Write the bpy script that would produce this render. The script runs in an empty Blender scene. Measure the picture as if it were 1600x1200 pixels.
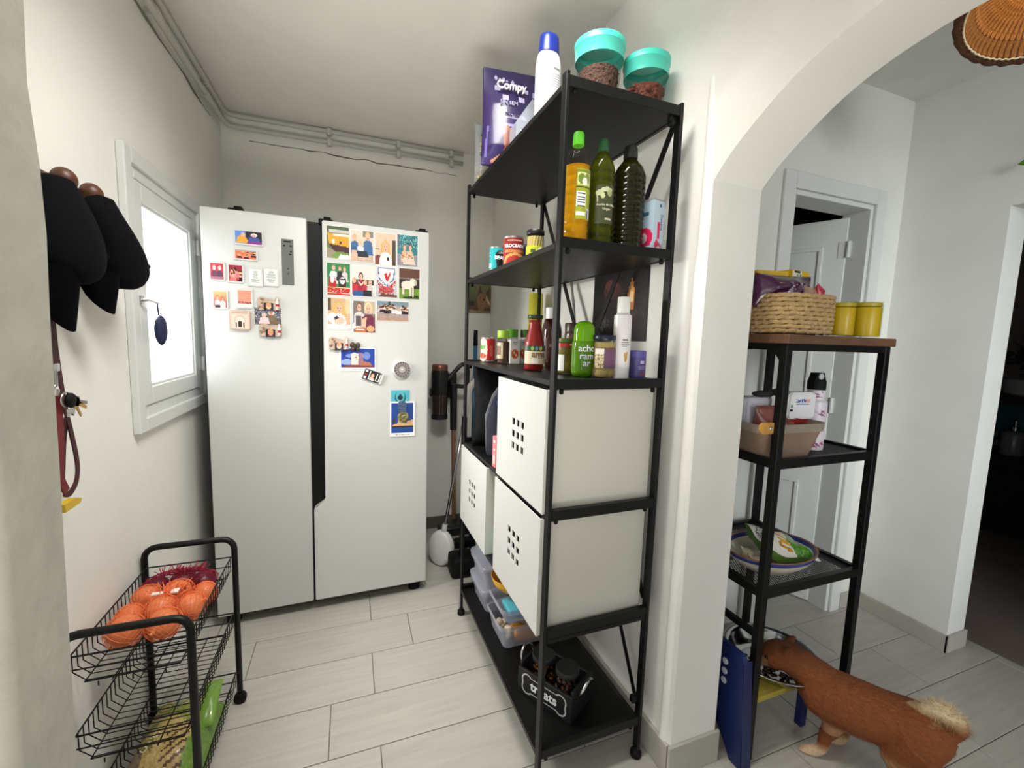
import bpy, bmesh, math, random
from mathutils import Vector, Matrix, Euler
R = math.radians
random.seed(7)
SC = bpy.context.scene
COL = SC.collection

# ------------------------------------------------------------------ camera
cd = bpy.data.cameras.new('camera'); cam = bpy.data.objects.new('camera', cd); COL.objects.link(cam)
cd.sensor_width = 36.0; cd.lens = 673.174 / 1600 * 36.0; cd.clip_start = 0.02; cd.clip_end = 60
_r = Vector((0.93630471, -0.34983305, 0.03082737)); _u = Vector((0.00899906, 0.11165106, 0.99370673)); _f = Vector((0.35107336, 0.93013487, -0.10768758))
M_ = Matrix((_r, _u, -_f)).transposed().to_4x4(); M_.translation = (0, 0, 1.3054)
cam.matrix_world = M_
SC.camera = cam

# ------------------------------------------------------------------ world, lights, exposure
W = bpy.data.worlds.new('sky'); SC.world = W; W.use_nodes = True
bg = W.node_tree.nodes['Background']; bg.inputs[0].default_value = (0.93, 0.97, 1.0, 1); bg.inputs[1].default_value = 0.34
SC.view_settings.view_transform = 'Standard'; SC.view_settings.look = 'None'
SC.view_settings.gamma = 1.0; SC.view_settings.use_curve_mapping = False
SC.view_settings.exposure = 0.98

def area(name, loc, look, sx, sy, power, color):
    l = bpy.data.lights.new(name, 'AREA'); l.shape = 'RECTANGLE'; l.size = sx; l.size_y = sy; l.energy = power; l.color = color
    o = bpy.data.objects.new(name, l); COL.objects.link(o); o.location = loc
    o.rotation_euler = (Vector(look) - Vector(loc)).to_track_quat('-Z', 'Y').to_euler()
    return o
wl = area('daylight_through_window', (-0.60, 1.80, 1.38), (1.0, 1.32, 0.42), 0.26, 0.52, 5.2, (1.0, 0.985, 0.95)); wl.data.spread = R(100)
area('daylight_from_terrace_door', (-1.6, -1.15, 1.2), (0.8, 0.95, 1.0), 1.0, 1.8, 5.2, (1.0, 0.96, 0.9))
bl = area('ceiling_fill_uplight', (0.0, -0.45, 0.05), (0.05, 1.45, 2.45), 1.0, 0.8, 6.5, (1.0, 0.96, 0.88)); bl.data.spread = R(74)  # added low uplight behind the camera, lifts the ceiling
fl_ = area('daylight_in_far_room', (1.3, -1.4, 1.4), (2.4, 0.9, 1.0), 0.7, 1.8, 5.4, (0.95, 0.98, 1.0)); fl_.data.spread = R(66)
cl = area('kitchen_overhead_fill', (0.2, 1.0, 2.43), (0.12, 1.75, 0.3), 0.6, 0.5, 12.5, (1.0, 0.98, 0.94)); cl.data.spread = R(125)  # added unseen fill overhead, evens out the kitchen brightness

# ------------------------------------------------------------------ colour and materials
def lin(c):
    return tuple(((v / 12.92) if v <= 0.04045 else ((v + 0.055) / 1.055) ** 2.4) for v in c)
def C8(r, g, b): return lin((r / 255, g / 255, b / 255))
MATS = {}
def mat(name, col, rough=0.5, metal=0.0, bump=0.0, bscale=40.0, var=0.0, vscale=6.0, trans=0.0, ior=1.45, coat=0.0, emit=None, estr=0.0, stretch=None, rnd=0.0, alpha=1.0, sheen=0.0, spec=None):
    if name in MATS: return MATS[name]
    m = bpy.data.materials.new(name); m.use_nodes = True; MATS[name] = m
    nt = m.node_tree; N = nt.nodes; L = nt.links; p = N['Principled BSDF']
    c = C8(*col); p.inputs['Base Color'].default_value = (*c, 1)
    p.inputs['Roughness'].default_value = rough; p.inputs['Metallic'].default_value = metal
    if spec is not None: p.inputs['Specular IOR Level'].default_value = spec
    if trans: p.inputs['Transmission Weight'].default_value = trans; p.inputs['IOR'].default_value = ior
    if coat: p.inputs['Coat Weight'].default_value = coat
    if alpha < 1: p.inputs['Alpha'].default_value = alpha
    if sheen: p.inputs['Sheen Weight'].default_value = sheen
    if emit: p.inputs['Emission Color'].default_value = (*C8(*emit), 1); p.inputs['Emission Strength'].default_value = estr
    if bump or var or rnd:
        tc = N.new('ShaderNodeTexCoord'); mp = N.new('ShaderNodeMapping'); L.new(tc.outputs['Object'], mp.inputs[0])
        if stretch: mp.inputs['Scale'].default_value = stretch
        if rnd:
            oi = N.new('ShaderNodeObjectInfo'); mu = N.new('ShaderNodeVectorMath'); mu.operation = 'SCALE'; mu.inputs[0].default_value = (7.3, 3.1, 5.7)
            L.new(oi.outputs['Random'], mu.inputs['Scale']); L.new(mu.outputs[0], mp.inputs['Location'])
    if bump:
        n = N.new('ShaderNodeTexNoise'); n.inputs['Scale'].default_value = bscale; n.inputs['Detail'].default_value = 4
        b = N.new('ShaderNodeBump'); b.inputs['Strength'].default_value = bump; b.inputs['Distance'].default_value = 0.02
        L.new(mp.outputs[0], n.inputs['Vector']); L.new(n.outputs[0], b.inputs['Height']); L.new(b.outputs[0], p.inputs['Normal'])
    if var:
        n = N.new('ShaderNodeTexNoise'); n.inputs['Scale'].default_value = vscale; n.inputs['Detail'].default_value = 5
        L.new(mp.outputs[0], n.inputs['Vector'])
        r = N.new('ShaderNodeMapRange'); r.inputs[1].default_value = 0.3; r.inputs[2].default_value = 0.7
        r.inputs[3].default_value = 1 - var; r.inputs[4].default_value = 1 + var * 0.6
        L.new(n.outputs[0], r.inputs[0])
        fac = r.outputs[0]
        if rnd:
            m2 = N.new('ShaderNodeMapRange'); m2.inputs[3].default_value = 1 - rnd; m2.inputs[4].default_value = 1 + rnd
            L.new(oi.outputs['Random'], m2.inputs[0]); mm = N.new('ShaderNodeMath'); mm.operation = 'MULTIPLY'
            L.new(fac, mm.inputs[0]); L.new(m2.outputs[0], mm.inputs[1]); fac = mm.outputs[0]
        s = N.new('ShaderNodeVectorMath'); s.operation = 'SCALE'; s.inputs[0].default_value = c
        L.new(fac, s.inputs['Scale']); L.new(s.outputs[0], p.inputs['Base Color'])
    return m
def attr_mat(name, rough=0.45, coat=0.0, bump=0.0, bscale=300):
    if name in MATS: return MATS[name]
    m = bpy.data.materials.new(name); m.use_nodes = True; MATS[name] = m
    N = m.node_tree.nodes; L = m.node_tree.links; p = N['Principled BSDF']; p.inputs['Roughness'].default_value = rough
    if coat: p.inputs['Coat Weight'].default_value = coat
    a = N.new('ShaderNodeAttribute'); a.attribute_name = 'ink'; L.new(a.outputs['Color'], p.inputs['Base Color'])
    if bump:
        n = N.new('ShaderNodeTexNoise'); n.inputs['Scale'].default_value = bscale; b = N.new('ShaderNodeBump'); b.inputs['Strength'].default_value = bump
        b.inputs['Distance'].default_value = 0.004
        L.new(n.outputs[0], b.inputs['Height']); L.new(b.outputs[0], p.inputs['Normal'])
    return m
PRINT = attr_mat('printed_paper', 0.35)
PRINTM = attr_mat('printed_matt', 0.6)

# ------------------------------------------------------------------ objects
def link(o, parent=None):
    COL.objects.link(o)
    if parent is not None: o.parent = parent
    return o
def thing(name, label, cat, loc=(0, 0, 0), rz=0.0, group=None, rot=None):
    o = bpy.data.objects.new(name, None); o.empty_display_size = 0.02; COL.objects.link(o)
    o.location = loc; o.rotation_euler = rot if rot else (0, 0, rz); o['label'] = label; o['category'] = cat
    if group: o['group'] = group
    return o
def tag(o, label, cat, group=None):
    o['label'] = label; o['category'] = cat
    if group: o['group'] = group
    return o
def obj(name, bm, m, parent=None, smooth=None, kind=None, label=None, loc=None, rot=None):
    if isinstance(bm, bpy.types.Mesh): me = bm
    else:
        bmesh.ops.recalc_face_normals(bm, faces=bm.faces[:])
        me = bpy.data.meshes.new(name); bm.to_mesh(me); bm.free()
    if m and not me.materials:
        for q in (m if isinstance(m, (list, tuple)) else [m]): me.materials.append(q)
    if smooth is not None and len(me.polygons):
        if smooth >= 180: me.shade_smooth()
        else: me.shade_smooth(); me.set_sharp_from_angle(angle=R(smooth))
    o = bpy.data.objects.new(name, me); link(o, parent)
    if kind: o['kind'] = kind
    if label: o['label'] = label
    if loc: o.location = loc
    if rot: o.rotation_euler = rot
    return o
def B(): return bmesh.new()
def box(bm, x0, y0, z0, x1, y1, z1, bev=0.0, seg=2):
    t = bmesh.new()
    mtx = Matrix.Translation(((x0+x1)/2, (y0+y1)/2, (z0+z1)/2)) @ Matrix.Diagonal((abs(x1-x0), abs(y1-y0), abs(z1-z0), 1))
    bmesh.ops.create_cube(t, size=1, matrix=mtx)
    if bev: bmesh.ops.bevel(t, geom=t.edges[:], offset=bev, segments=seg, profile=0.5, affect='EDGES')
    merge(bm, t); return bm
def merge(bm, t, mtx=None):
    if mtx is not None: bmesh.ops.transform(t, matrix=mtx, verts=t.verts[:])
    me = bpy.data.meshes.new('tmp'); t.to_mesh(me); t.free(); bm.from_mesh(me); bpy.data.meshes.remove(me)
def bx(*a, bev=0.0, seg=2): return box(B(), *a, bev=bev, seg=seg)
def tube(bm, pts, r, n=8, cap=True, flat=1.0):
    pts = [Vector(p) for p in pts]; rs = r if isinstance(r, (list, tuple)) else [r]*len(pts)
    rings = []; up = None
    for i, p in enumerate(pts):
        t = (pts[min(i+1, len(pts)-1)] - pts[max(i-1, 0)]).normalized()
        if up is None:
            up = Vector((0, 0, 1)) if abs(t.z) < 0.9 else Vector((0, 1, 0))
        up = (up - t*up.dot(t)); up = up.normalized() if up.length > 1e-6 else t.orthogonal().normalized()
        s = t.cross(up)
        rings.append([bm.verts.new(p + rs[i]*(math.cos(a)*s + flat*math.sin(a)*up)) for a in (2*math.pi*k/n for k in range(n))])
    for a, b in zip(rings, rings[1:]):
        for k in range(n): bm.faces.new((a[k], a[(k+1) % n], b[(k+1) % n], b[k]))
    if cap:
        bm.faces.new(rings[0]); bm.faces.new(rings[-1][::-1])
    return bm
def bar(bm, p, q, w, h, up=(0, 0, 1)):
    p = Vector(p); q = Vector(q); t = (q-p).normalized(); up = Vector(up); s = t.cross(up).normalized(); up = s.cross(t)
    v = []
    for c in (p, q):
        for a, b in ((-1, -1), (1, -1), (1, 1), (-1, 1)): v.append(bm.verts.new(c + s*a*w/2 + up*b*h/2))
    for f in ((0, 1, 2, 3), (7, 6, 5, 4), (0, 4, 5, 1), (1, 5, 6, 2), (2, 6, 7, 3), (3, 7, 4, 0)): bm.faces.new([v[i] for i in f])
    return bm
def lathe(bm, prof, c=(0, 0, 0), n=24, sx=1.0, sy=1.0, capb=True, capt=True, sq=0):
    rings = []
    for r, z in prof:
        ring = []
        for k in range(n):
            a = 2*math.pi*k/n; ca, sa = math.cos(a), math.sin(a)
            f = 1.0
            if sq: f = 1/((abs(ca)**sq + abs(sa)**sq) ** (1/sq))
            ring.append(bm.verts.new((c[0]+r*sx*ca*f, c[1]+r*sy*sa*f, c[2]+z)))
        rings.append(ring)
    for a, b in zip(rings, rings[1:]):
        for k in range(n): bm.faces.new((a[k], a[(k+1) % n], b[(k+1) % n], b[k]))
    if capb: bm.faces.new(rings[0][::-1])
    if capt: bm.faces.new(rings[-1])
    return bm
def lat(prof, c=(0, 0, 0), n=24, **k): return lathe(B(), prof, c, n, **k)
def prism(bm, poly, y0, y1, axis='y'):
    def P(a, b, d):
        return (a, d, b) if axis == 'y' else ((d, a, b) if axis == 'x' else (a, b, d))
    A = [bm.verts.new(P(a, b, y0)) for a, b in poly]; Bv = [bm.verts.new(P(a, b, y1)) for a, b in poly]
    n = len(poly); bm.faces.new(A[::-1]); bm.faces.new(Bv)
    for k in range(n): bm.faces.new((A[k], A[(k+1) % n], Bv[(k+1) % n], Bv[k]))
    return bm
def blob(bm, c, r, sub=2, rot=None, jit=0.0, seed=0):
    t = bmesh.new(); bmesh.ops.create_icosphere(t, subdivisions=sub, radius=1)
    rnd = random.Random(seed)
    for v in t.verts: v.co *= 1 + jit*(rnd.random()-.5)
    m = Matrix.Translation(c) @ (Euler(rot).to_matrix().to_4x4() if rot else Matrix()) @ Matrix.Diagonal((r[0], r[1], r[2], 1))
    merge(bm, t, m); return bm
def rrect(x0, y0, x1, y1, r, n=4):
    o = []
    for cx, cy, a0 in ((x1-r, y1-r, 0), (x0+r, y1-r, 90), (x0+r, y0+r, 180), (x1-r, y0+r, 270)):
        for k in range(n+1):
            a = R(a0 + 90*k/n); o.append((cx+r*math.cos(a), cy+r*math.sin(a)))
    return o
def pillow(bm, w, h, t, nx=10, nz=12, wrin=0.0, seed=0, pinch=0.15):
    """filled bag standing in the x-z plane, sealed at top and bottom"""
    rnd = random.Random(seed); ph = [rnd.uniform(0, 6) for _ in range(6)]
    F = []; K = []
    for j in range(nz+1):
        v = j/nz
        prof = min(1, 4*v+.25) * min(1.0, max(0.03, (1-v)*2.6))
        for side, rows in ((-1, F), (1, K)):
            row = []
            for i in range(nx+1):
                u = i/nx
                e = max(0.0, 1-abs(2*u-1)**2.5)
                d = t/2*prof*(0.08+0.92*e) + wrin*math.sin(9*u+ph[0]+5*v)*math.sin(7*v+ph[1]+4*u)*prof*e
                ww = w*(1-pinch*math.sin(math.pi*v)*.4)
                row.append(bm.verts.new(((u-.5)*ww, side*d, v*h)))
            rows.append(row)
    for rows in (F, K):
        for j in range(nz):
            for i in range(nx): bm.faces.new((rows[j][i], rows[j][i+1], rows[j+1][i+1], rows[j+1][i]))
    for j in range(nz):
        for i in (0, nx): bm.faces.new((F[j][i], F[j+1][i], K[j+1][i], K[j][i]))
    for i in range(nx):
        for j in (0, nz): bm.faces.new((F[j][i], F[j][i+1], K[j][i+1], K[j][i]))
    return bm

# ------------------------------------------------------------------ flat print: small pictures as coloured cells
def inpoly(x, y, P):
    c = False; n = len(P); j = n-1
    for i in range(n):
        if (P[i][1] > y) != (P[j][1] > y) and x < (P[j][0]-P[i][0])*(y-P[i][1])/(P[j][1]-P[i][1])+P[i][0]: c = not c
        j = i
    return c
def paint(ops, x, y, rnd):
    c = (255, 255, 255); na = 0
    for o in ops:
        k = o[0]
        if k == 'bg': c = o[1]
        elif k == 'g':                       # vertical blend
            c = tuple(o[1][i]*(1-y)+o[2][i]*y for i in range(3))
        elif k == 'r':
            if o[1] <= x <= o[3] and o[2] <= y <= o[4]: c = o[5]
        elif k == 'e':
            if ((x-o[1])/o[3])**2 + ((y-o[2])/o[4])**2 <= 1: c = o[5]
        elif k == 'p':
            if inpoly(x, y, o[1]): c = o[2]
        elif k == 's':                       # speckle of a second colour inside a box
            if o[1] <= x <= o[3] and o[2] <= y <= o[4] and rnd.random() < o[6]: c = o[5]
        elif k == 'n': na = o[1]
    if na:
        d = rnd.uniform(-na, na); c = tuple(max(0, min(255, v+d)) for v in c)
    return c
def set_ink(me, cols):
    a = me.attributes.new('ink', 'FLOAT_COLOR', 'CORNER'); i = 0
    buf = []
    for p, c in zip(me.polygons, cols):
        l = C8(*c); buf.extend((l[0], l[1], l[2], 1.0)*p.loop_total)
    a.data.foreach_set('color', buf)
def fmap(nx, ny, f, ops, seed=0):
    """grid mesh through f(u, v), coloured by ops; v runs down the picture"""
    rnd = random.Random(seed+len(ops)); V = [f(i/nx, j/ny) for j in range(ny+1) for i in range(nx+1)]
    F = []; cols = []
    for j in range(ny):
        for i in range(nx):
            a = j*(nx+1)+i; F.append((a, a+nx+1, a+nx+2, a+1)); cols.append(paint(ops, (i+.5)/nx, (j+.5)/ny, rnd))
    me = bpy.data.meshes.new('print'); me.from_pydata(V, [], F); set_ink(me, cols); return me
def print_xz(name, x0, z0, x1, z1, y, ops, parent, nx=26, ny=34, m=None, seed=0):
    return obj(name, fmap(nx, ny, lambda u, v: (x0+(x1-x0)*u, y, z1+(z0-z1)*v), ops, seed), m or PRINT, parent)
def print_cyl(name, r, z0, z1, a0, a1, ops, parent, nx=36, ny=24, m=None, seed=0, c=(0, 0)):
    def f(u, v):
        a = R(a0+(a1-a0)*u); return (c[0]+r*math.cos(a), c[1]+r*math.sin(a), z1+(z0-z1)*v)
    return obj(name, fmap(nx, ny, f, ops, seed), m or PRINT, parent, smooth=180)
def text_mesh(s, size, ext=0.0004, align='CENTER', bold=0.0):
    cu = bpy.data.curves.new('text', 'FONT'); cu.body = s; cu.size = size; cu.align_x = align; cu.align_y = 'CENTER'; cu.extrude = ext; cu.offset = bold; cu.resolution_u = 3
    o = bpy.data.objects.new('text', cu); COL.objects.link(o)
    bpy.context.view_layer.update()
    me = bpy.data.meshes.new_from_object(o.evaluated_get(bpy.context.evaluated_depsgraph_get()))
    bpy.data.objects.remove(o); bpy.data.curves.remove(cu)
    return me
def lettering(s, size, m, parent, mtx=None, f=None, ext=0.0003, bold=0.0, align='CENTER', name='lettering'):
    me = text_mesh(s, size, ext, align, bold)
    if f:
        for v in me.vertices: v.co = f(v.co.x, v.co.y, v.co.z)
    if mtx is not None: me.transform(mtx)
    me.materials.clear()
    return obj(name, me, m, parent)
def on_cyl(r, z, a):                          # text wrapped round a can, read from outside
    def f(x, y, d):
        t = R(a)+x/r; return ((r+0.0006+d)*math.cos(t), (r+0.0006+d)*math.sin(t), z+y)
    return f
FRONT = Matrix.Rotation(R(90), 4, 'X')         # text facing -Y
def front(x, y, z): return Matrix.Translation((x, y, z)) @ FRONT
def side(x, y, z): return Matrix.Translation((x, y, z)) @ Matrix.Rotation(R(-90), 4, 'Z') @ FRONT   # text facing -X
# ------------------------------------------------------------------ shared materials
WALL = mat('white_plaster', (236, 234, 227), 0.85, bump=0.12, bscale=14, var=0.05, vscale=2.2)
CEIL = mat('ceiling_paint', (240, 236, 228), 0.9, bump=0.06, bscale=20, var=0.03)
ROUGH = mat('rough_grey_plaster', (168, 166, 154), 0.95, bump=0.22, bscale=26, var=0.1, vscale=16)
FARW = mat('far_room_plaster', (222, 223, 216), 0.85, bump=0.1, bscale=14, var=0.04)
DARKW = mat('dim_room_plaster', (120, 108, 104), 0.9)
GROUT = mat('grout', (120, 114, 104), 0.95)
TILE = mat('wood_look_tile', (178, 174, 165), 0.42, bump=0.05, bscale=30, var=0.1, vscale=9, stretch=(0.6, 7, 1), rnd=0.03)
TRIMT = mat('skirting_tile', (176, 172, 162), 0.5, var=0.06)
PAINT = mat('white_gloss_paint', (214, 216, 212), 0.45, bump=0.04, bscale=60, var=0.03)
BLACK = mat('black_powder_coat', (9, 9, 8), 0.45, spec=.3)
BLACKM = mat('black_matt', (9, 9, 9), 0.7, spec=.25)
STEEL = mat('steel', (190, 190, 188), 0.25, 1.0)
WHITEP = mat('white_plastic', (232, 232, 228), 0.35)

def struct(name, bm, m, smooth=None, parent=None):
    o = obj(name, bm, m, parent, smooth)
    if parent is None: o['kind'] = 'structure'
    return o

# ------------------------------------------------------------------ room shell
XL, XR, XJ, YB, H = -0.631, 0.889, 1.059, 2.811, 2.454
X2, YD, H2 = 2.415, 1.322, 2.425
floor = struct('floor', bx(-2.6, -1.6, -0.08, 6.2, 3.2, -0.004), GROUT)
rows_x = {1.937: .079, 1.726: .24, 1.509: .073, 1.295: -.074, 1.081: .08, .867: 0.26, .653: .10}
TL, PITCH = 0.62, 0.2145
tile_me = None; rows = []
y = 1.295 - 8*PITCH
rr = random.Random(3)
keys = sorted(rows_x)
while y < YB - 0.01:
    k = min(keys, key=lambda q: abs(q-y))
    off = rows_x[k] if abs(k-y) < 0.05 else rr.uniform(-.3, .3)
    x = off - 6*TL
    while x < 2.6:
        if x + TL > -1.3 and not (y > 1.4 and x > 0.9):
            if tile_me is None:
                t = obj('tile', bx(0.0015, 0.0015, -0.012, TL-0.0015, PITCH-0.0015, 0, bev=0.001, seg=1), TILE, floor); tile_me = t.data
            else:
                t = bpy.data.objects.new('tile', tile_me); link(t, floor)
            t.location = (x, y, 0)
        x += TL
    y += PITCH

def hole_wall(x0, x1, y0, y1, z0, z1, oy0, oy1, oz0, oz1):
    bm = B(); box(bm, x0, y0, z0, x1, oy0, z1); box(bm, x0, oy1, z0, x1, y1, z1); box(bm, x0, oy0, z0, x1, oy1, oz0); box(bm, x0, oy0, oz1, x1, oy1, z1); return bm
struct('wall_left', hole_wall(XL-0.22, XL, 0.62, YB+0.2, 0, H+0.1, 1.70, 2.27, 1.04, 1.77), WALL)
struct('wall_back', bx(XL-0.22, YB, 0, XR+0.17, YB+0.2, H+0.1), WALL)
struct('ceiling', bx(XL-0.3, -1.6, H, XR+0.03, YB+0.1, H+0.12), CEIL)

# foreground pier: hand-plastered, its edge wanders
bm = B(); prof = [(0, -.016), (.25, -.014), (.5, -.0095), (.81, -.0055), (.976, -.0025), (1.166, .0015), (1.308, .0035), (1.4, .0065), (1.468, .0055), (1.55, .001), (1.627, .0035), (1.8, .002), (2.1, .004), (2.5, .002)]
NY = 6
g = []
for z, d in prof:
    row = [bm.verts.new((-0.8, 0.52, z))]
    xe = -0.309 + d
    for k in range(NY+1):
        a = R(90*k/NY); row.append(bm.verts.new((xe - 0.02 + 0.02*math.sin(a), 0.54 - 0.02*math.cos(a), z)))
    row.append(bm.verts.new((xe, 0.62, z))); row.append(bm.verts.new((-0.8, 0.62, z)))
    g.append(row)
for a, b in zip(g, g[1:]):
    for k in range(len(a)): bm.faces.new((a[k], a[(k+1) % len(a)], b[(k+1) % len(a)], b[k]))
bm.faces.new(g[0]); bm.faces.new(g[-1])
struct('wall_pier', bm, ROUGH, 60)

# arched dividing wall: arch spans y -0.02 .. 0.91, thick XR .. XJ
half = [(.915, 0), (.918, 1.727), (.87, 1.775), (.804, 1.823), (.72, 1.872), (.641, 1.9), (.55, 1.917), (.45, 1.922)]
S_ = []
def catmull(P, n=6):
    o = []
    for i in range(len(P)-1):
        p0, p1, p2, p3 = P[max(i-1, 0)], P[i], P[i+1], P[min(i+2, len(P)-1)]
        for k in range(n):
            t = k/n
            o.append(tuple(.5*((2*p1[a]) + (-p0[a]+p2[a])*t + (2*p0[a]-5*p1[a]+4*p2[a]-p3[a])*t*t + (-p0[a]+3*p1[a]-3*p2[a]+p3[a])*t**3) for a in range(len(p1))))
    o.append(P[-1]); return o
arc = catmull(half[1:] + [(.9-q[0], q[1]) for q in half[1:-1]][::-1], 4)
bm = B(); top = 2.55
loop = [(0.9125, 0)] + arc + [(-.018, 0)]
def arch_face(x, flip):
    vs = [bm.verts.new((x, a, b)) for a, b in loop]
    tv = [bm.verts.new((x, a, top)) for a, b in loop]
    for i in range(1, len(loop)-2): bm.faces.new((vs[i], vs[i+1], tv[i+1], tv[i]))
    ex = [bm.verts.new(q) for q in ((x, YB+.1, 0), (x, YB+.1, top), (x, -1.6, 0), (x, -1.6, top))]
    bm.faces.new((vs[0], vs[1], tv[1], ex[1], ex[0])); bm.faces.new((vs[-1], vs[-2], tv[-2], ex[3], ex[2]))
    return vs
a = arch_face(XR, 0); b = arch_face(XJ, 1)
for i in range(len(loop)-1): bm.faces.new((a[i], a[i+1], b[i+1], b[i]))
bmesh.ops.remove_doubles(bm, verts=bm.verts[:], dist=1e-5)
struct('wall_right', bm, WALL, 35)
# hand-made swelling of plaster beside the jamb
bm = B(); tube(bm, catmull([(XR+.006, .945, 0), (XR+.009, .95, .5), (XR+.005, .942, .9), (XR+.010, .95, 1.3), (XR+.008, .94, 1.7), (XR+.016, .95, 2.0)], 6), .018, 12)
struct('trim_1', bm, WALL, 180)

# skirting tiles
bm = B(); box(bm, XR-.012, .918, 0, XR, 2.8, .1, bev=.002); struct('baseboard_right', bm, TRIMT)
bm = B(); box(bm, XR-.012, .903, 0, XJ+.012, .913, .105, bev=.002); struct('baseboard_jamb', bm, TRIMT)
bm = B(); box(bm, XL+.001, YB-.01, 0, XR-.012, YB, .08, bev=.002); struct('baseboard_back', bm, mat('dark_skirting', (96, 92, 84), .6))

# far room
struct('ceiling_far', bx(XJ, -1.6, H2, X2+.2, YD+.2, H2+.1), FARW)
DX0, DX1, DZ = 1.70, 2.215, 1.945
bm = B(); box(bm, XJ, YD, 0, DX0, YD+.12, H2); box(bm, DX1, YD, 0, X2+.15, YD+.12, H2); box(bm, DX0, YD, DZ, DX1, YD+.12, H2); struct('wall_far', bm, FARW)
EY = 0.958
bm = B(); box(bm, X2, EY, 0, X2+.13, YD, H2); box(bm, X2, -.1, 1.875, X2+.13, EY, H2); box(bm, X2, -1.6, 0, X2+.13, -.1, H2); struct('wall_far_right', bm, FARW)
bm = B(); box(bm, X2-.01, EY-.01, 0, X2, YD, .078, bev=.002); box(bm, X2-.01, EY-.01, 0, X2+.14, EY, .078, bev=.002); struct('baseboard_far_right', bm, TRIMT)
bm = B(); box(bm, DX1+.075, YD-.01, 0, X2-.01, YD, .078, bev=.002); box(bm, XJ, YD-.01, 0, DX0-.07, YD, .078, bev=.002); struct('baseboard_far', bm, TRIMT)
# closet behind the door, its unlit darkness put into the wall colour
bm = B(); box(bm, 1.2, 2.55, 0, 3.0, 2.6, 2.3); box(bm, 1.07, YD+.12, 0, 1.12, 2.6, 2.3); box(bm, 2.95, YD+.12, 0, 3.0, 2.6, 2.3); box(bm, 1.07, YD+.12, 2.25, 3, 2.6, 2.3); struct('wall_closet', bm, mat('closet_painted_shade', (40, 38, 36), .9))
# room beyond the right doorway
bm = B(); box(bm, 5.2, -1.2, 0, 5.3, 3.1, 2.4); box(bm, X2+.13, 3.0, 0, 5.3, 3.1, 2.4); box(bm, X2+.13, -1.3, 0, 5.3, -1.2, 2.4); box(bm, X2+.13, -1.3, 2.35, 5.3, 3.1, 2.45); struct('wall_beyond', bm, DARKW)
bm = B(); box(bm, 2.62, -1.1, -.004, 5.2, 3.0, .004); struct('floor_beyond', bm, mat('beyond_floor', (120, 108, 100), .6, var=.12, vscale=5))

# door in the far wall: casing, jamb linings and the leaf hinged at the right, opened into the closet
def casing(name, x0, x1, z1, w, y0, y1, m):
    bm = B(); box(bm, x0-w, y0, 0, x0, y1, z1+w, bev=.004); box(bm, x1, y0, 0, x1+w, y1, z1+w, bev=.004); box(bm, x0, y0, z1, x1, y1, z1+w, bev=.004)
    return struct(name, bm, m)
casing('trim_2', DX0, DX1, DZ, .065, YD-.014, YD, PAINT)
bm = B(); box(bm, DX0, YD, 0, DX0+.02, YD+.12, DZ, bev=.002); box(bm, DX1-.02, YD, 0, DX1, YD+.12, DZ, bev=.002); box(bm, DX0+.02, YD, DZ-.02, DX1-.02, YD+.12, DZ, bev=.002); struct('trim_3', bm, PAINT)
door = bpy.data.objects.new('door_1', None); COL.objects.link(door); door['kind'] = 'structure'; door.location = (DX1-.024, YD+.085, 0.006); door.rotation_euler = (0, 0, R(-66))
DW, DT, DH = .60, .036, 1.905
bm = B(); box(bm, -DW, 0, 0, 0, DT, DH, bev=.003)
obj('door_leaf', bm, PAINT, door)
for z0, z1 in ((.14, .62), (.78, 1.78)):
    bm = B(); x0, x1 = -DW+.09, -.09
    for q in ((x0, z0, x1, z0+.018), (x0, z1-.018, x1, z1), (x0, z0+.018, x0+.018, z1-.018), (x1-.018, z0+.018, x1, z1-.018)):
        box(bm, q[0], -.008, q[1], q[2], 0.0, q[3], bev=.003)
    obj('panel_moulding', bm, PAINT, door)
for z in (.22, .98, 1.72):
    bm = B(); tube(bm, [(.008, -.006, z), (.008, -.006, z+.075)], .008, 10); box(bm, -.03, -.003, z, .006, 0, z+.075); box(bm, .01, -.006, z, .02, -.002, z+.075)
    for q in (.012, .038, .062): lathe(bm, [(.004, 0), (.003, .002)], (0, 0, 0), 6)
    obj('hinge', bm, mat('hinge_paint', (200, 202, 198), .4), door)

# pipes along the ceiling
PIPE = mat('painted_pipe', (196, 194, 186), .55, bump=.1, bscale=50)
for zz, off, lab in ((2.365, .03, 'lower white painted pipe running along wall below the ceiling'), (2.422, .03, 'upper white painted pipe running tight under the ceiling')):
    t = thing('ceiling_pipe', lab, 'pipe', (0, 0, 0))
    y1 = YB-off; x1 = XL+off
    pts = [(x1, .64, zz-.03)] + [(x1, 1.5, zz-.03), (x1, y1-.05, zz)] + [(x1+.012, y1-.012, zz), (x1+.05, y1, zz), (.674, y1, zz+.012)]
    obj('pipe_run', tube(B(), pts, .0115, 10), PIPE, t, 180)
    for x, y in ((-.1, y1), (.28, y1), (.6, y1)):
        bm = B(); tube(bm, [(x, y, zz-.016), (x, y, zz+.02)], .0155, 8); box(bm, x-.006, y, zz-.006, x+.006, YB+.001, zz+.006); obj('pipe_clip', bm, PIPE, t, 60)
    for y in (1.9, 2.45):
        bm = B(); tube(bm, [(x1, y-.012, zz-.012), (x1, y+.012, zz-.012)], .0155, 8); box(bm, XL-.001, y-.006, zz-.02, x1, y+.006, zz-.006); obj('pipe_clip', bm, PIPE, t, 60)
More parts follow.
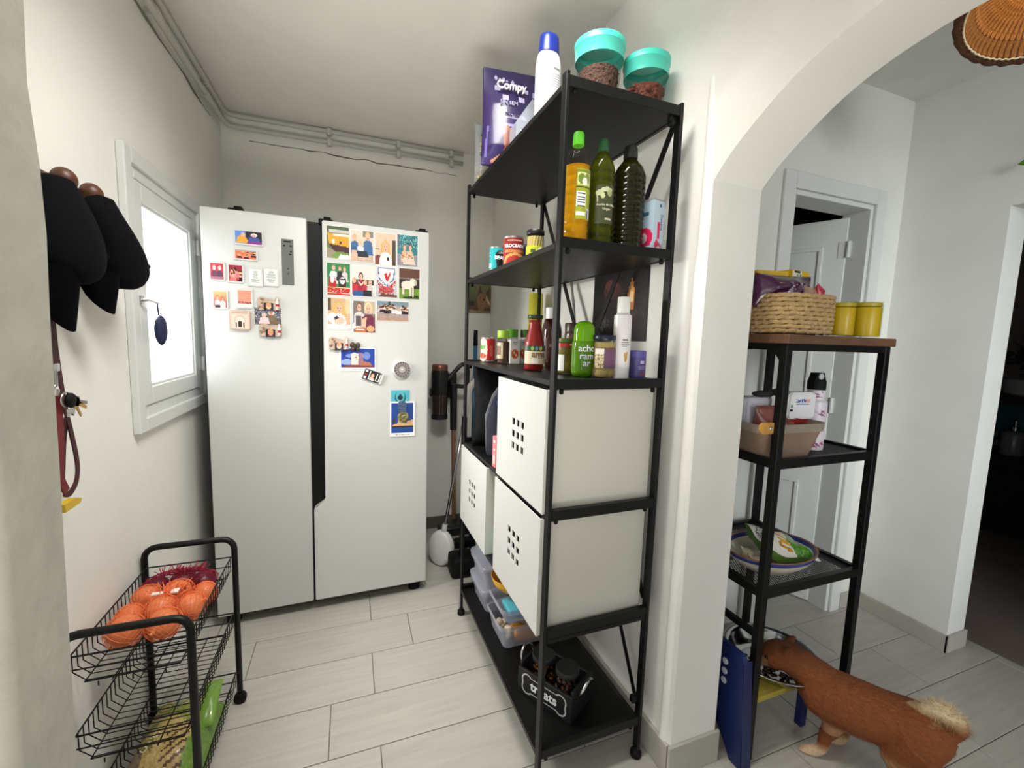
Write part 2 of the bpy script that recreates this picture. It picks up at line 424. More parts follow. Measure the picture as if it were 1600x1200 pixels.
# cracked plaster seam under the pipes
bm = B(); pts = [(XL+.002, .7+q*.12, 2.335+random.uniform(-.008, .008)) for q in range(17)]
tube(bm, pts, [random.choice((.0012, .003, .006, .002)) for _ in pts], 5); pts = [(-.5+q*.06, YB-.002, 2.315-.0*q+random.uniform(-.008, .008)) for q in range(20)]
tube(bm, pts, [random.choice((.0012, .0022, .004)) for _ in pts], 5); struct('trim_4', bm, mat('crack', (120, 116, 104), .95))

# ------------------------------------------------------------------ window
WY0, WY1, WZ0, WZ1 = 1.632, 2.335, .968, 1.838
win = bpy.data.objects.new('window_1', None); COL.objects.link(win); win['kind'] = 'structure'
def frame_x(bm, x0, x1, y0, y1, z0, z1, w, bev=.004):
    box(bm, x0, y0, z0, x1, y0+w, z1, bev=bev); box(bm, x0, y1-w, z0, x1, y1, z1, bev=bev); box(bm, x0, y0+w, z0, x1, y1-w, z0+w, bev=bev); box(bm, x0, y0+w, z1-w, x1, y1-w, z1, bev=bev)
    return bm
bm = frame_x(B(), XL, XL+.022, WY0, WY1, WZ0, WZ1, .045); obj('casing', bm, PAINT, win)
bm = frame_x(B(), XL-.02, XL+.012, WY0+.04, WY1-.04, WZ0+.04, WZ1-.04, .04); obj('inner_frame', bm, PAINT, win)
bm = frame_x(B(), XL-.012, XL+.018, 1.683, 2.236, 1.05, 1.752, .058); obj('sash', bm, PAINT, win)
bm = frame_x(B(), XL-.006, XL+.012, 1.738, 2.182, 1.104, 1.698, .014); obj('glazing_bead', bm, PAINT, win)
# frosted patterned pane, bright daylight behind
gm = bpy.data.materials.new('lit_patterned_glass'); gm.use_nodes = True; N = gm.node_tree.nodes; L = gm.node_tree.links; p = N['Principled BSDF']
a = N.new('ShaderNodeAttribute'); a.attribute_name = 'ink'; L.new(a.outputs['Color'], p.inputs['Emission Color']); p.inputs['Emission Strength'].default_value = 1.8
p.inputs['Base Color'].default_value = (.8, .82, .84, 1); p.inputs['Roughness'].default_value = .35
ops = [('bg', (246, 250, 252))]
rl = random.Random(5)
for k in range(46):
    cx, cy = (rl.uniform(.0, .95), rl.uniform(.0, .32)) if k < 24 else (rl.uniform(.45, .98), rl.uniform(.3, 1))
    an = rl.uniform(.3, 1.4) if rl.random() < .5 else rl.uniform(1.8, 2.8); l = rl.uniform(.06, .12); w = l*.3
    d = (math.cos(an), math.sin(an)*.75); n_ = (-d[1], d[0]); g_ = rl.choice(((104, 110, 112), (94, 100, 102), (118, 124, 126)))
    ops.append(('p', [(cx-d[0]*l, cy-d[1]*l), (cx+n_[0]*w, cy+n_[1]*w), (cx+d[0]*l, cy+d[1]*l), (cx-n_[0]*w, cy-n_[1]*w)], g_))
obj('pane', fmap(60, 80, lambda u, v: (XL+.0, 1.75+.42*u, 1.686-.57*v), ops), gm, win)
for z in (1.61, 1.12):
    bm = B(); tube(bm, [(XL+.026, 2.243, z), (XL+.026, 2.243, z+.062)], .007, 8); box(bm, XL+.015, 2.222, z+.004, XL+.02, 2.262, z+.058); obj('hinge', bm, PAINT, win, 60)
bm = B(); box(bm, XL+.018, 1.676, 1.372, XL+.024, 1.70, 1.4, bev=.002); tube(bm, [(XL+.024, 1.688, 1.386), (XL+.04, 1.688, 1.386)], .005, 8); tube(bm, [(XL+.04, 1.68, 1.386), (XL+.042, 1.755, 1.38)], .004, 8)
obj('latch', bm, STEEL, win, 60)
bm = B(); box(bm, XL-.3, 1.5, .9, XL-.23, 2.45, 1.9); 
# ------------------------------------------------------------------ fridge
FX, FY, FT = -0.5481, 2.0699, R(1.3768)
FRW = mat('fridge_enamel', (204, 205, 201), 0.4)
fr = thing('refrigerator', 'tall white side by side refrigerator covered in photo magnets', 'refrigerator', (FX, FY, 0), FT)
ZB, ZT, XA, XB_, XC = .055, 1.78, .3795, .440, .900
obj('body', bx(.004, .07, .045, XC-.004, .70, 1.765, bev=.004), mat('fridge_side', (160, 160, 158), .4), fr)
bm = B(); box(bm, 0, 0, ZB, XA, .062, ZT, bev=.006, seg=3); obj('left_door', bm, FRW, fr, 40)
bm = B(); prism(bm, [(.388, ZB), (XC, ZB), (XC, ZT), (XB_, ZT), (XB_, .545), (.434, .532), (.394, .506), (.388, .497)], 0, .062)
bmesh.ops.bevel(bm, geom=bm.edges[:], offset=.004, segments=2, affect='EDGES'); obj('right_door', bm, FRW, fr, 40)
bm = B(); prism(bm, [(.377, ZB+.01), (.392, ZB+.01), (.392, .49), (.445, .53), (.445, ZT-.006), (.377, ZT-.006)], .03, .06); obj('handle_recess', bm, mat('black_gloss', (10, 10, 11), .4, spec=.3), fr)
bm = B(); box(bm, .283, -.0035, 1.497, .328, 0, 1.685, bev=.0015); cp = obj('control_panel', bm, mat('panel_grey', (104, 106, 102), .35), fr)
bm = B()
for x, z, w in ((.292, 1.672, .026), (.29, 1.655, .008), (.313, 1.655, .01), (.315, 1.632, .007), (.311, 1.62, .01), (.305, 1.561, .004), (.305, 1.54, .004)): box(bm, x, -.0042, z, x+w, -.0035, z+.005)
obj('panel_marks', bm, BLACKM, cp)
for x in (.09, .425, .84):
    bm = B(); box(bm, x, .02, 1.766, x+.06, .16, 1.792, bev=.006); box(bm, x+.02, .03, 1.79, x+.05, .09, 1.803, bev=.004); obj('hinge_cover', bm, BLACKM, fr)
for x in (.05, .85):
    for y_ in (.06, .6): obj('foot', lat([(.03, 0), (.03, .03), (.02, .046)], (x, y_, 0), 14), BLACKM, fr)
obj('kick_panel', bx(.02, .075, .02, .88, .09, .05), BLACKM, fr)

TRAYW = mat('dark_red_wood', (74, 38, 28), .45, var=.25, vscale=30, stretch=(1, 6, 6))
t = thing('wooden_tray', 'dark reddish wooden tray lying on top of the refrigerator', 'tray', (FX, FY, 1.7665), FT)
bm = B(); prism(bm, [(.305, .0), (.485, .0), (.497, .036), (.293, .036)], .19, .2); prism(bm, [(.305, .0), (.485, .0), (.497, .036), (.293, .036)], .44, .45); box(bm, .306, .2, 0, .484, .44, .008)
bar(bm, (.3, .19, .02), (.3, .45, .02), .008, .036); bar(bm, (.492, .19, .02), (.492, .45, .02), .008, .036)
obj('tray_shell', bm, TRAYW, t)

# ------------------------------------------------------------------ photographs and magnets on the doors
SK = (226, 176, 150); HB = (214, 172, 104); BK = (24, 22, 24)
def person(cx, cy, s, hair, shirt, skin=SK):
    """head and shoulders; s = head half-height in picture units"""
    return [('p', [(cx-2.0*s, cy+5*s), (cx-1.5*s, cy+1.5*s), (cx-.5*s, cy+1.0*s), (cx+.5*s, cy+1.0*s), (cx+1.5*s, cy+1.5*s), (cx+2.0*s, cy+5*s)], shirt),
            ('e', cx, cy-.15*s, .95*s, 1.1*s, hair), ('e', cx, cy+.1*s, .68*s, .85*s, skin),
            ('e', cx-.27*s, cy, .1*s, .1*s, BK), ('e', cx+.27*s, cy, .1*s, .1*s, BK), ('r', cx-.25*s, cy+.48*s, cx+.25*s, cy+.58*s, (170, 70, 70))]
def crowd(y0, y1, n, cols, seed, sk=SK, s=.05):
    rl = random.Random(seed); o = []
    for k in range(n):
        x = rl.uniform(.03, .97); y_ = y0+(y1-y0)*k/n; c = rl.choice(cols)
        o += [('p', [(x-1.8*s, y_+4*s), (x-1.2*s, y_+s), (x+1.2*s, y_+s), (x+1.8*s, y_+4*s)], c), ('e', x, y_, s*.8, s, rl.choice((sk, sk, (200, 150, 120)))), ('e', x, y_-.5*s, s*.8, s*.6, rl.choice((BK, (80, 50, 30), HB)))]
    return o
def flip(ops): return ops
def on_door(name, label, cat, a0, z1, a1, z0, ops, group, th=.0022, edge=(214, 212, 206), border=.0, bcol=None, tilt=0.0, y=0.0, res=(26, 34), seed=0, round_=.006):
    w, h = a1-a0, z1-z0; cx, cz = (a0+a1)/2, (z0+z1)/2
    c, s = math.cos(FT), math.sin(FT)
    t = thing(name, label, cat, (FX+cx*c+y*s, FY+cx*s-y*c, cz), 0, group, rot=(0, tilt, FT))
    obj('backing', prism(B(), rrect(-w/2, -h/2, w/2, h/2, min(round_, w/3), 3), -th, -.0001), mat('edge_%d_%d_%d' % edge, edge, .4), t)
    b = border
    pf = fmap(res[0], res[1], lambda u, v: (-w/2+b+(w-2*b)*u, -th-.0004, h/2-b+(2*b-h)*v), ops, seed)
    # trim picture corners to the rounded card
    o = obj('picture', pf, PRINT, t)
    return t
G1 = 'photo prints on the right refrigerator door'; G2 = 'small framed magnets on the left refrigerator door'
PH = dict(th=.0016, edge=(236, 234, 228), border=.0022)
W_ = (240, 236, 228)
pics = [
 ('photo print of an orange boat by green water, top row far left', .455, 1.762, .550, 1.622, [('g', (120, 120, 70), (90, 110, 60)), ('r', 0, 0, 1, .18, (62, 82, 40)), ('r', .1, .1, 1, .2, (190, 190, 180)), ('p', [(.05, .22), (1, .28), (1, .62), (.1, .55)], (222, 158, 34)), ('r', .3, .22, 1, .3, (230, 220, 196)), ('p', [(.1, .55), (1, .62), (1, .8), (.3, .76)], (66, 26, 24)), ('p', [(0, .65), (.4, .78), (.3, 1), (0, 1)], (150, 140, 120)), ('p', [(.4, .8), (1, .82), (1, 1), (.2, 1)], (112, 146, 60)), ('p', [(.6, .86), (1, .88), (1, 1), (.5, 1)], (232, 232, 228)), ('e', .3, .47, .07, .07, W_), ('e', .62, .5, .05, .06, (96, 40, 30)), ('n', 10)]),
 ('photo print of three small children in blue denim and white', .553, 1.756, .652, 1.618, [('g', (222, 206, 190), (196, 170, 146)), ('r', .52, 0, 1, .2, (120, 116, 100))] + person(.17, .25, .1, HB, (52, 96, 146)) + person(.75, .17, .12, HB, (52, 98, 150)) + [('r', .03, .56, .3, .62, (40, 80, 130)), ('r', .05, .64, .26, .98, SK)] + person(.42, .4, .09, (230, 200, 150), W_) + [('p', [(.26, .66), (.72, .66), (.8, .86), (.28, .86)], (26, 30, 48)), ('r', .34, .86, .44, 1, SK), ('r', .52, .86, .62, 1, SK), ('n', 8)]),
 ('photo print of a long-haired blond girl in a white top', .655, 1.756, .750, 1.612, [('bg', (216, 190, 162)), ('r', .82, .2, 1, 1, (70, 56, 40)), ('r', 0, .5, .2, .52, (120, 90, 60)), ('e', .15, .9, .25, .2, (120, 60, 40)), ('p', [(.25, .85), (.28, .35), (.5, .2), (.72, .35), (.75, .85)], HB)] + person(.5, .42, .17, HB, W_) + [('e', .62, .8, .06, .06, BK), ('n', 8)]),
 ('photo print of two children under turquoise foliage, top row far right', .752, 1.759, .849, 1.616, [('bg', (36, 120, 128)), ('s', 0, 0, 1, .4, (20, 60, 70), .3), ('s', 0, 0, 1, .4, (120, 200, 200), .2), ('r', 0, .0, .12, .45, (90, 100, 110)), ('r', 0, .62, 1, 1, (140, 136, 150))] + person(.36, .4, .1, (110, 80, 60), (214, 180, 140)) + person(.64, .4, .1, (100, 74, 58), (210, 186, 150)) + [('s', .2, .55, .8, .9, (150, 60, 50), .2), ('p', [(.2, .75), (.8, .75), (.9, .95), (.3, .95)], (226, 200, 180)), ('n', 12)]),
 ('photo print of a costumed group on a green background over a red bench', .455, 1.606, .553, 1.465, [('bg', (36, 132, 72))] + person(.28, .14, .1, (120, 100, 90), (226, 226, 230)) + person(.55, .16, .08, (150, 90, 60), (40, 40, 46)) + person(.76, .18, .08, (160, 110, 70), (220, 200, 200)) + [('p', [(.05, .75), (.1, .45), (.2, .38), (.36, .45), (.4, .75)], (178, 36, 36)), ('e', .22, .5, .09, .13, W_), ('p', [(.5, .75), (.52, .46), (.66, .38), (.8, .46), (.84, .75)], (60, 20, 22)), ('e', .66, .54, .11, .12, W_), ('r', .56, .48, .76, .53, BK), ('r', 0, .74, 1, 1, (196, 40, 30)), ('r', 0, .74, 1, .78, (230, 200, 150)), ('r', 0, .92, .4, .95, (236, 214, 180)), ('r', .6, .93, 1, .96, (236, 214, 180)), ('s', 0, .8, 1, .9, (240, 220, 210), .1), ('n', 8)]),
 ('photo print of a family in red tops on a sofa below a pale wall', .557, 1.605, .654, 1.466, [('bg', (226, 218, 210)), ('r', 0, .46, 1, .62, (72, 56, 54))] + person(.4, .36, .11, (60, 40, 34), (168, 32, 44)) + person(.1, .5, .09, HB, (190, 50, 60)) + person(.6, .55, .08, HB, (180, 44, 60)) + person(.82, .56, .09, (220, 190, 150), (200, 196, 190)) + [('p', [(.25, .5), (.4, .6), (.55, .5), (.5, .58), (.4, .66), (.3, .58)], W_), ('r', .05, .82, .5, 1, (44, 86, 140)), ('r', .5, .8, .9, 1, (36, 36, 44)), ('n', 8)]),
 ('photo print of a white shield with a red bird emblem', .657, 1.611, .756, 1.469, [('g', (216, 216, 220), (180, 178, 180)), ('p', [(.1, .04), (.9, .04), (.86, .4), (.5, .68), (.14, .4)], (70, 90, 150)), ('p', [(.14, .08), (.86, .08), (.81, .38), (.5, .62), (.19, .38)], W_), ('p', [(.4, .26), (.52, .2), (.54, .34), (.66, .18), (.7, .24), (.62, .42), (.56, .5), (.5, .48), (.44, .38)], (190, 40, 34)), ('p', [(.06, .44), (.5, .72), (.94, .44), (.9, .6), (.5, .86), (.1, .6)], (176, 30, 38)), ('s', .1, .5, .9, .8, W_, .25), ('e', .5, .76, .36, .12, (196, 90, 90)), ('s', .15, .7, .85, .9, (150, 30, 36), .4), ('p', [(.1, 1), (.3, .88), (1, .92), (1, 1)], (96, 60, 44)), ('n', 6)]),
 ('photo print of a woolly white animal standing on grass, middle row far right', .761, 1.609, .859, 1.466, [('bg', (72, 46, 36)), ('r', 0, 0, 1, .3, (96, 60, 44)), ('r', 0, .3, 1, .34, (120, 110, 100)), ('r', 0, .34, 1, .66, (40, 32, 30)), ('r', 0, .66, 1, 1, (108, 140, 52)), ('p', [(.1, .95), (.9, .86), (1, .96), (.4, 1)], (40, 50, 24)), ('e', .4, .54, .3, .14, (226, 216, 200)), ('e', .66, .44, .15, .13, (230, 220, 206)), ('e', .8, .46, .06, .1, (190, 176, 160)), ('r', .14, .6, .24, .86, (214, 204, 188)), ('r', .5, .6, .6, .9, (220, 210, 196)), ('r', .64, .6, .72, .92, (216, 206, 190)), ('n', 10)]),
 ('photo print of a blond girl cradling a newborn baby', .456, 1.456, .552, 1.316, [('bg', (206, 170, 130)), ('r', .8, 0, 1, .5, (220, 196, 160)), ('r', 0, 0, .16, .4, (96, 74, 50)), ('p', [(.16, .6), (.25, .2), (.5, .06), (.74, .2), (.84, .6)], HB)] + person(.5, .32, .19, HB, (238, 222, 220)) + [('e', .22, .64, .22, .16, (248, 238, 236)), ('e', .5, .72, .24, .13, (232, 188, 166)), ('p', [(.28, .6), (.4, .58), (.5, .64), (.3, .7)], (40, 30, 60)), ('r', 0, .85, 1, 1, (240, 226, 222)), ('s', .5, .5, 1, 1, (220, 170, 170), .08), ('n', 8)]),
 ('photo print of two smiling women, one in plum sweater with a glass', .561, 1.449, .659, 1.305, [('bg', (120, 110, 104)), ('r', .5, 0, 1, .4, (190, 170, 150))] + person(.27, .2, .14, (120, 90, 70), (206, 200, 196)) + person(.68, .24, .18, (232, 206, 150), (110, 44, 66)) + [('r', .1, .48, .36, .8, (90, 80, 78)), ('p', [(.34, .6), (.6, .5), (.56, .84), (.36, .86)], SK), ('p', [(.1, .84), (.6, .88), (.56, 1), (.05, 1)], (184, 110, 60)), ('e', .78, .88, .18, .1, (206, 160, 110)), ('r', .1, .9, .5, .93, W_), ('n', 8)]),
 ('wide photo print of a wedding party in black and pink, bottom row', .662, 1.455, .809, 1.362, [('g', (150, 156, 160), (170, 140, 130)), ('r', 0, 0, 1, .2, (120, 140, 150)), ('r', .36, .0, .42, .3, (60, 60, 56))] + crowd(.2, .45, 26, [(26, 26, 34), (30, 30, 40), (232, 224, 226), (226, 190, 196), (60, 60, 70)], 4, s=.055) + [('r', 0, .86, 1, 1, (176, 140, 120)), ('n', 14)]),
]
for k, (lab, a0, z1, a1, z0, ops) in enumerate(pics):
    on_door('photo_print', lab, 'photo', a0, z1, a1, z0, ops, G1, seed=k, res=(28, 40) if a1-a0 < .12 else (40, 28), **PH)
FRM = dict(th=.006, edge=(206, 206, 202), border=.005, round_=.003)
PINKS = [(190, 60, 74), (120, 40, 60), (230, 120, 100), (90, 50, 70), (240, 200, 190)]
mags = [
 ('wide framed magnet with two portraits, highest on the left door', .114, 1.704, .218, 1.645, [('bg', (96, 140, 206)), ('r', .4, 0, 1, 1, (40, 38, 46)), ('p', [(.02, .95), (.1, .5), (.28, .25), (.44, .6), (.5, .95)], (232, 160, 60)), ('e', .3, .3, .08, .18, SK)] + person(.7, .3, .13, (240, 240, 240), (70, 84, 150)) + [('r', .45, .85, 1, 1, (150, 40, 130)), ('n', 8)], (36, 24)),
 ('small framed magnet of an orange crowd below the wide portrait magnet', .112, 1.629, .196, 1.584, [('bg', (224, 120, 86))] + crowd(.2, .7, 14, [(230, 110, 80), (90, 30, 30), (240, 150, 110)], 2, (240, 180, 150), .08) + [('r', 0, 0, 1, .15, (170, 160, 160)), ('n', 12)], (30, 20)),
 ('framed magnet of two figures in dark coats, furthest left of upper pair', .025, 1.568, .079, 1.495, [('bg', (200, 60, 80))] + person(.3, .3, .14, (240, 190, 180), (110, 66, 90), (244, 200, 190)) + person(.72, .3, .13, (236, 180, 170), (96, 60, 84), (244, 200, 190)) + [('r', 0, .85, 1, 1, (170, 110, 130)), ('n', 10)], (22, 30)),
 ('framed magnet of a dancing crowd in pink, beside the dark coats magnet', .088, 1.566, .144, 1.492, [('bg', (150, 40, 56))] + crowd(.25, .7, 12, [(240, 110, 110), (50, 20, 26), (236, 130, 130)], 9, (240, 180, 160), .1) + [('n', 12)], (22, 30)),
 ('framed magnet with printed invitation text and heading, left of the two text magnets', .159, 1.555, .212, 1.482, None, (22, 30)),
 ('framed magnet with an oval block of fine print, right of the two text magnets', .215, 1.560, .271, 1.486, None, (22, 30)),
 ('framed magnet of two children in an orange glow, left of lower pair', .032, 1.458, .086, 1.383, [('g', (246, 190, 120), (200, 60, 90))] + person(.3, .4, .13, (220, 100, 70), (250, 220, 216)) + person(.7, .45, .12, (190, 60, 50), (248, 200, 200)) + [('r', .1, .84, .5, 1, (60, 40, 60)), ('n', 8)], (22, 30)),
 ('framed magnet of a salmon pink building with people below', .116, 1.467, .173, 1.390, [('bg', (236, 150, 124)), ('r', .1, .15, .9, .2, (226, 130, 106)), ('r', .1, .35, .9, .38, (224, 128, 104)), ('r', .1, .5, .9, .53, (220, 120, 100)), ('s', 0, .66, 1, .8, (110, 30, 40), .6), ('r', 0, .8, 1, 1, (246, 220, 214)), ('n', 8)], (22, 30)),
]
for k, (lab, a0, z1, a1, z0, ops, res) in enumerate(mags):
    if ops is None:
        rl = random.Random(k); ops = [('bg', (226, 228, 220))]
        for q in range(9):
            w = rl.uniform(.15, .36) if k == 4 else .34*math.sin(math.pi*(q+.8)/10)+.04
            ops.append(('r', .5-w, .12+q*.085, .5+w, .15+q*.085, (120, 124, 116)))
    on_door('photo_magnet', lab, 'magnet', a0, z1, a1, z0, ops, G2, res=res, seed=50+k, **FRM)
on_door('relief_magnet', 'square stone relief magnet of an arched doorway on the left door', 'magnet', .090, 1.379, .163, 1.303, [('bg', (224, 196, 178)), ('r', .06, .03, .94, .12, (190, 156, 140)), ('e', .5, .52, .3, .3, (206, 172, 152)), ('e', .5, .55, .24, .26, (232, 206, 188)), ('r', .26, .55, .74, 1, (232, 206, 188)), ('e', .5, .66, .11, .12, (58, 44, 40)), ('r', .39, .66, .61, .9, (58, 44, 40)), ('r', .26, .62, .32, .92, (84, 62, 52)), ('r', .68, .62, .74, .92, (84, 62, 52)), ('r', .05, .12, .08, 1, (206, 176, 158)), ('r', .92, .12, .95, 1, (206, 176, 158)), ('n', 7)], None or 'sculpted magnets on the refrigerator', th=.013, edge=(196, 160, 140), border=.003, res=(30, 30))
def bottle_frame(name, label, a0, z1, a1, z0, y=0.0, face=SK, tilt=0):
    """sculpted frame: vines at left, a bottle at right, portrait in the middle"""
    w, h = a1-a0, z1-z0; cx, cz = (a0+a1)/2, (z0+z1)/2; c, s = math.cos(FT), math.sin(FT)
    t = thing(name, label, 'magnet', (FX+cx*c+y*s, FY+cx*s-y*c, cz), 0, 'sculpted magnets on the refrigerator', rot=(0, tilt, FT))
    K = mat('carved_resin', (196, 172, 150), .6, bump=.4, bscale=160, var=.3, vscale=90)
    P = [(-w/2+.004, -h/2), (w/2, -h/2), (w/2, h*.28), (w/2-.006, h/2), (w/2-.014, h/2), (w/2-.018, h*.26), (-.004, h*.36), (-w*.2, h*.46), (-w*.36, h/2), (-w/2, h*.36)]
    obj('carved_frame', prism(B(), P, -.009, -.0001), K, t)
    bm = B(); rl = random.Random(int(a0*900))
    for k in range(7): blob(bm, (-w*.36+rl.uniform(-.008, .01), -.009, rl.uniform(-h*.42, h*.4)), (.0055, .004, .0055), 1)
    obj('grapes', bm, mat('resin_brown', (150, 118, 96), .6), t, 180)
    obj('tiny_bottle', lat([(.006, -h*.46), (.0065, -h*.1), (.0062, h*.08), (.0028, h*.26), (.0026, h*.44)], (w/2-.009, -.008, 0), 10), mat('resin_white', (236, 226, 220), .5), t, 180)
    obj('bottle_label', lat([(.0068, -h*.22), (.0068, -h*.02)], (w/2-.009, -.008, 0), 10, capb=False, capt=False), mat('resin_red', (160, 30, 44), .5), t, 180)
    obj('portrait', fmap(14, 14, lambda u, v: (-.017+.034*u, -.0094, .3*h-.02+.0-(.62*h)*v+.006), [('bg', BK), ('e', .5, .45, .3, .36, face), ('e', .5, .2, .3, .2, (210, 150, 110)), ('r', .2, .8, .9, 1, (60, 60, 80)), ('e', .4, .42, .05, .04, BK), ('e', .62, .42, .05, .04, BK)]), PRINT, t)
    return t
on_door('photo_print', 'wide photo print of a man in a busy street, held between two sculpted frames', 'photo', .176, 1.397, .277, 1.326, [('bg', (110, 108, 116)), ('s', 0, 0, 1, 1, (40, 40, 46), .3), ('s', 0, 0, 1, .6, (190, 190, 196), .2)] + person(.62, .3, .13, (230, 220, 214), (120, 96, 70)) + person(.36, .45, .1, (240, 220, 220), (230, 200, 200)) + [('p', [(.48, .55), (.6, .46), (.66, .52), (.72, .46), (.82, .56), (.66, .86)], (120, 106, 84)), ('n', 12)], 'photo prints on the left refrigerator door', res=(36, 26), th=.0016, edge=(236, 234, 228), border=.001)
bottle_frame('frame_magnet', 'sculpted bottle frame magnet above the street photo on the left door', .190, 1.441, .272, 1.388, y=.0022, face=(236, 180, 140))
bottle_frame('frame_magnet', 'sculpted bottle frame magnet below the street photo on the left door', .194, 1.332, .277, 1.279, y=.0022, face=(220, 140, 110))
bottle_frame('frame_magnet', 'sculpted bottle frame magnet beside the castle postcard on the right door', .461, 1.282, .543, 1.228, y=.0022, face=(236, 190, 170))
on_door('castle_postcard', 'wide postcard of a pale castle under deep blue sky', 'postcard', .503, 1.240, .661, 1.130, [('bg', (244, 244, 242)), ('r', .04, .06, .96, .84, (28, 60, 150)), ('e', .2, .62, .16, .12, (140, 160, 206)), ('e', .46, .36, .3, .1, (120, 140, 196)), ('e', .74, .36, .09, .16, (110, 130, 190)), ('p', [(.3, .78), (.32, .3), (.36, .24), (.5, .26), (.54, .78)], (240, 206, 190)), ('p', [(.5, .78), (.52, .22), (.62, .26), (.66, .78)], (150, 110, 130)), ('p', [(.56, .8), (.6, .58), (.8, .62), (.9, .78)], (176, 104, 70)), ('p', [(.04, .84), (.2, .74), (.9, .76), (.96, .84)], (120, 60, 60)), ('e', .44, .42, .02, .03, BK), ('s', .28, .9, .74, .93, (150, 150, 150), .5), ('n', 6)], None, th=.0012, edge=(240, 240, 238), res=(48, 34), y=.0)
c_, s_ = math.cos(FT), math.sin(FT)
def at_door(a, z, y=0.0): return (FX+a*c_+y*s_, FY+a*s_-y*c_, z)
t = thing('butterfly_magnet', 'dark bronze butterfly magnet pinning the castle postcard', 'magnet', at_door(.57, 1.24, .0016), FT)
bm = B()
for sx, sz, r in ((-1, 1, .012), (1, 1, .012), (-1, -1, .009), (1, -1, .009)): blob(bm, (sx*.011, -.004, sz*.009), (r, .0035, r*1.05), 2)
obj('wings', bm, mat('bronze', (88, 78, 62), .45, .6, bump=.3, bscale=200), t, 180)
obj('insect_body', tube(B(), [(0, -.006, -.016), (0, -.008, .012)], [.0025, .0035]), mat('bronze_dark', (54, 48, 40), .4, .6), t, 180)
on_door('photo_magnet', 'tilted black magnet with small white and red squares and a portrait', 'magnet', .602, 1.132, .692, 1.080, [('bg', (28, 26, 28)), ('r', .05, .08, .17, .28, W_), ('r', .05, .4, .17, .58, (180, 40, 40)), ('r', .05, .7, .17, .9, W_), ('r', .28, .1, .32, .9, W_), ('r', .32, .82, .6, .9, W_), ('e', .46, .5, .08, .22, SK), ('r', .36, .7, .58, .82, (220, 190, 180)), ('r', .66, .15, .7, .85, W_), ('r', .8, .15, .84, .85, W_), ('r', .66, .8, .84, .86, W_), ('r', .88, 0, 1, 1, (206, 204, 204))], None or 'small framed magnets on the right refrigerator door', th=.006, edge=(190, 188, 186), border=.001, tilt=R(20), res=(40, 22))
t = thing('round_magnet', 'round white magnet with a grey mandala pattern', 'magnet', at_door(.776, 1.139), FT)
bm = lat([(.040, .0), (.040, .012), (.037, .0145)], n=32); bmesh.ops.rotate(bm, cent=(0, 0, 0), matrix=Matrix.Rotation(R(90), 3, 'X'), verts=bm.verts[:]); obj('disc', bm, mat('resin_cream', (224, 220, 214), .5), t, 40)
V = []; 
def pol(u, v): return ((.006+.031*v)*math.cos(2*math.pi*u), -.0152, (.006+.031*v)*math.sin(2*math.pi*u))
ops = [('bg', (150, 140, 138))]
for k in range(16):
    u = k/16; ops += [('p', [(u+.005, .1), (u+.031, .3), (u+.057, .1)], (216, 206, 200)), ('p', [(u+.002, .62), (u+.031, .42), (u+.06, .62)], (92, 84, 84)), ('e', u+.031, .8, .02, .1, (70, 64, 66))]
ops += [('r', 0, .92, 1, 1, (110, 104, 104)), ('r', 0, .34, 1, .38, (96, 88, 88))]
obj('mandala', fmap(96, 12, pol, ops), PRINT, t)
on_door('blue_card', 'turquoise card with a dark wreath emblem on the right door', 'card', .727, 1.040, .813, .960, [('bg', (84, 178, 190)), ('e', .5, .42, .3, .36, (28, 66, 84)), ('e', .5, .38, .24, .34, (84, 178, 190)), ('r', .42, 0, .58, .2, (84, 178, 190)), ('e', .5, .46, .14, .14, (20, 44, 60)), ('r', .4, .3, .6, .36, (20, 44, 60)), ('r', .47, .24, .53, .6, (20, 44, 60))], None, th=.0012, edge=(90, 180, 190), res=(34, 30), round_=.001)
on_door('tower_postcard', 'tall postcard of a floodlit harbour tower under dark blue sky', 'postcard', .721, .985, .838, .815, [('bg', (244, 244, 242)), ('r', .07, .05, .93, .9, (30, 70, 150)), ('r', .07, .0, .93, .05, (244, 244, 242)), ('r', .07, .74, .93, .9, (28, 74, 150)), ('r', .07, .66, .93, .74, (40, 34, 44)), ('p', [(.3, .66), (.34, .42), (.5, .36), (.6, .42), (.62, .66)], (216, 186, 140)), ('p', [(.6, .66), (.7, .56), (.93, .52), (.93, .66)], (226, 180, 140)), ('p', [(.07, .7), (.2, .62), (.5, .66), (.93, .62), (.93, .7)], (224, 176, 116)), ('p', [(.07, .6), (.16, .46), (.26, .62)], (60, 50, 60)), ('s', .2, .94, .8, .96, (130, 130, 130), .5), ('n', 6)], None, th=.0012, edge=(240, 240, 238), res=(34, 46), y=.0014, round_=.001)
t = thing('blue_magnet', 'small carved blue grey magnet at the top of the tower postcard', 'magnet', at_door(.778, .963, .0030), FT)
obj('carving', prism(B(), [(-.019, -.028), (.019, -.028), (.019, .014), (.011, .024), (-.011, .024), (-.019, .014)], -.008, 0), mat('resin_blue', (72, 92, 128), .45, bump=.6, bscale=140, var=.35, vscale=120), t)
t = thing('gold_magnet', 'round carved golden magnet on the tower postcard below blue magnet', 'magnet', at_door(.783, .912, .0030), FT)
bm = lat([(.026, .0), (.026, .006), (.018, .008), (.016, .006), (.006, .006), (.004, .010)], n=20); bmesh.ops.rotate(bm, cent=(0, 0, 0), matrix=Matrix.Rotation(R(90), 3, 'X'), verts=bm.verts[:])
obj('carving', bm, mat('resin_gold', (150, 140, 96), .4, .4, bump=.6, bscale=140, var=.35, vscale=120), t, 40)

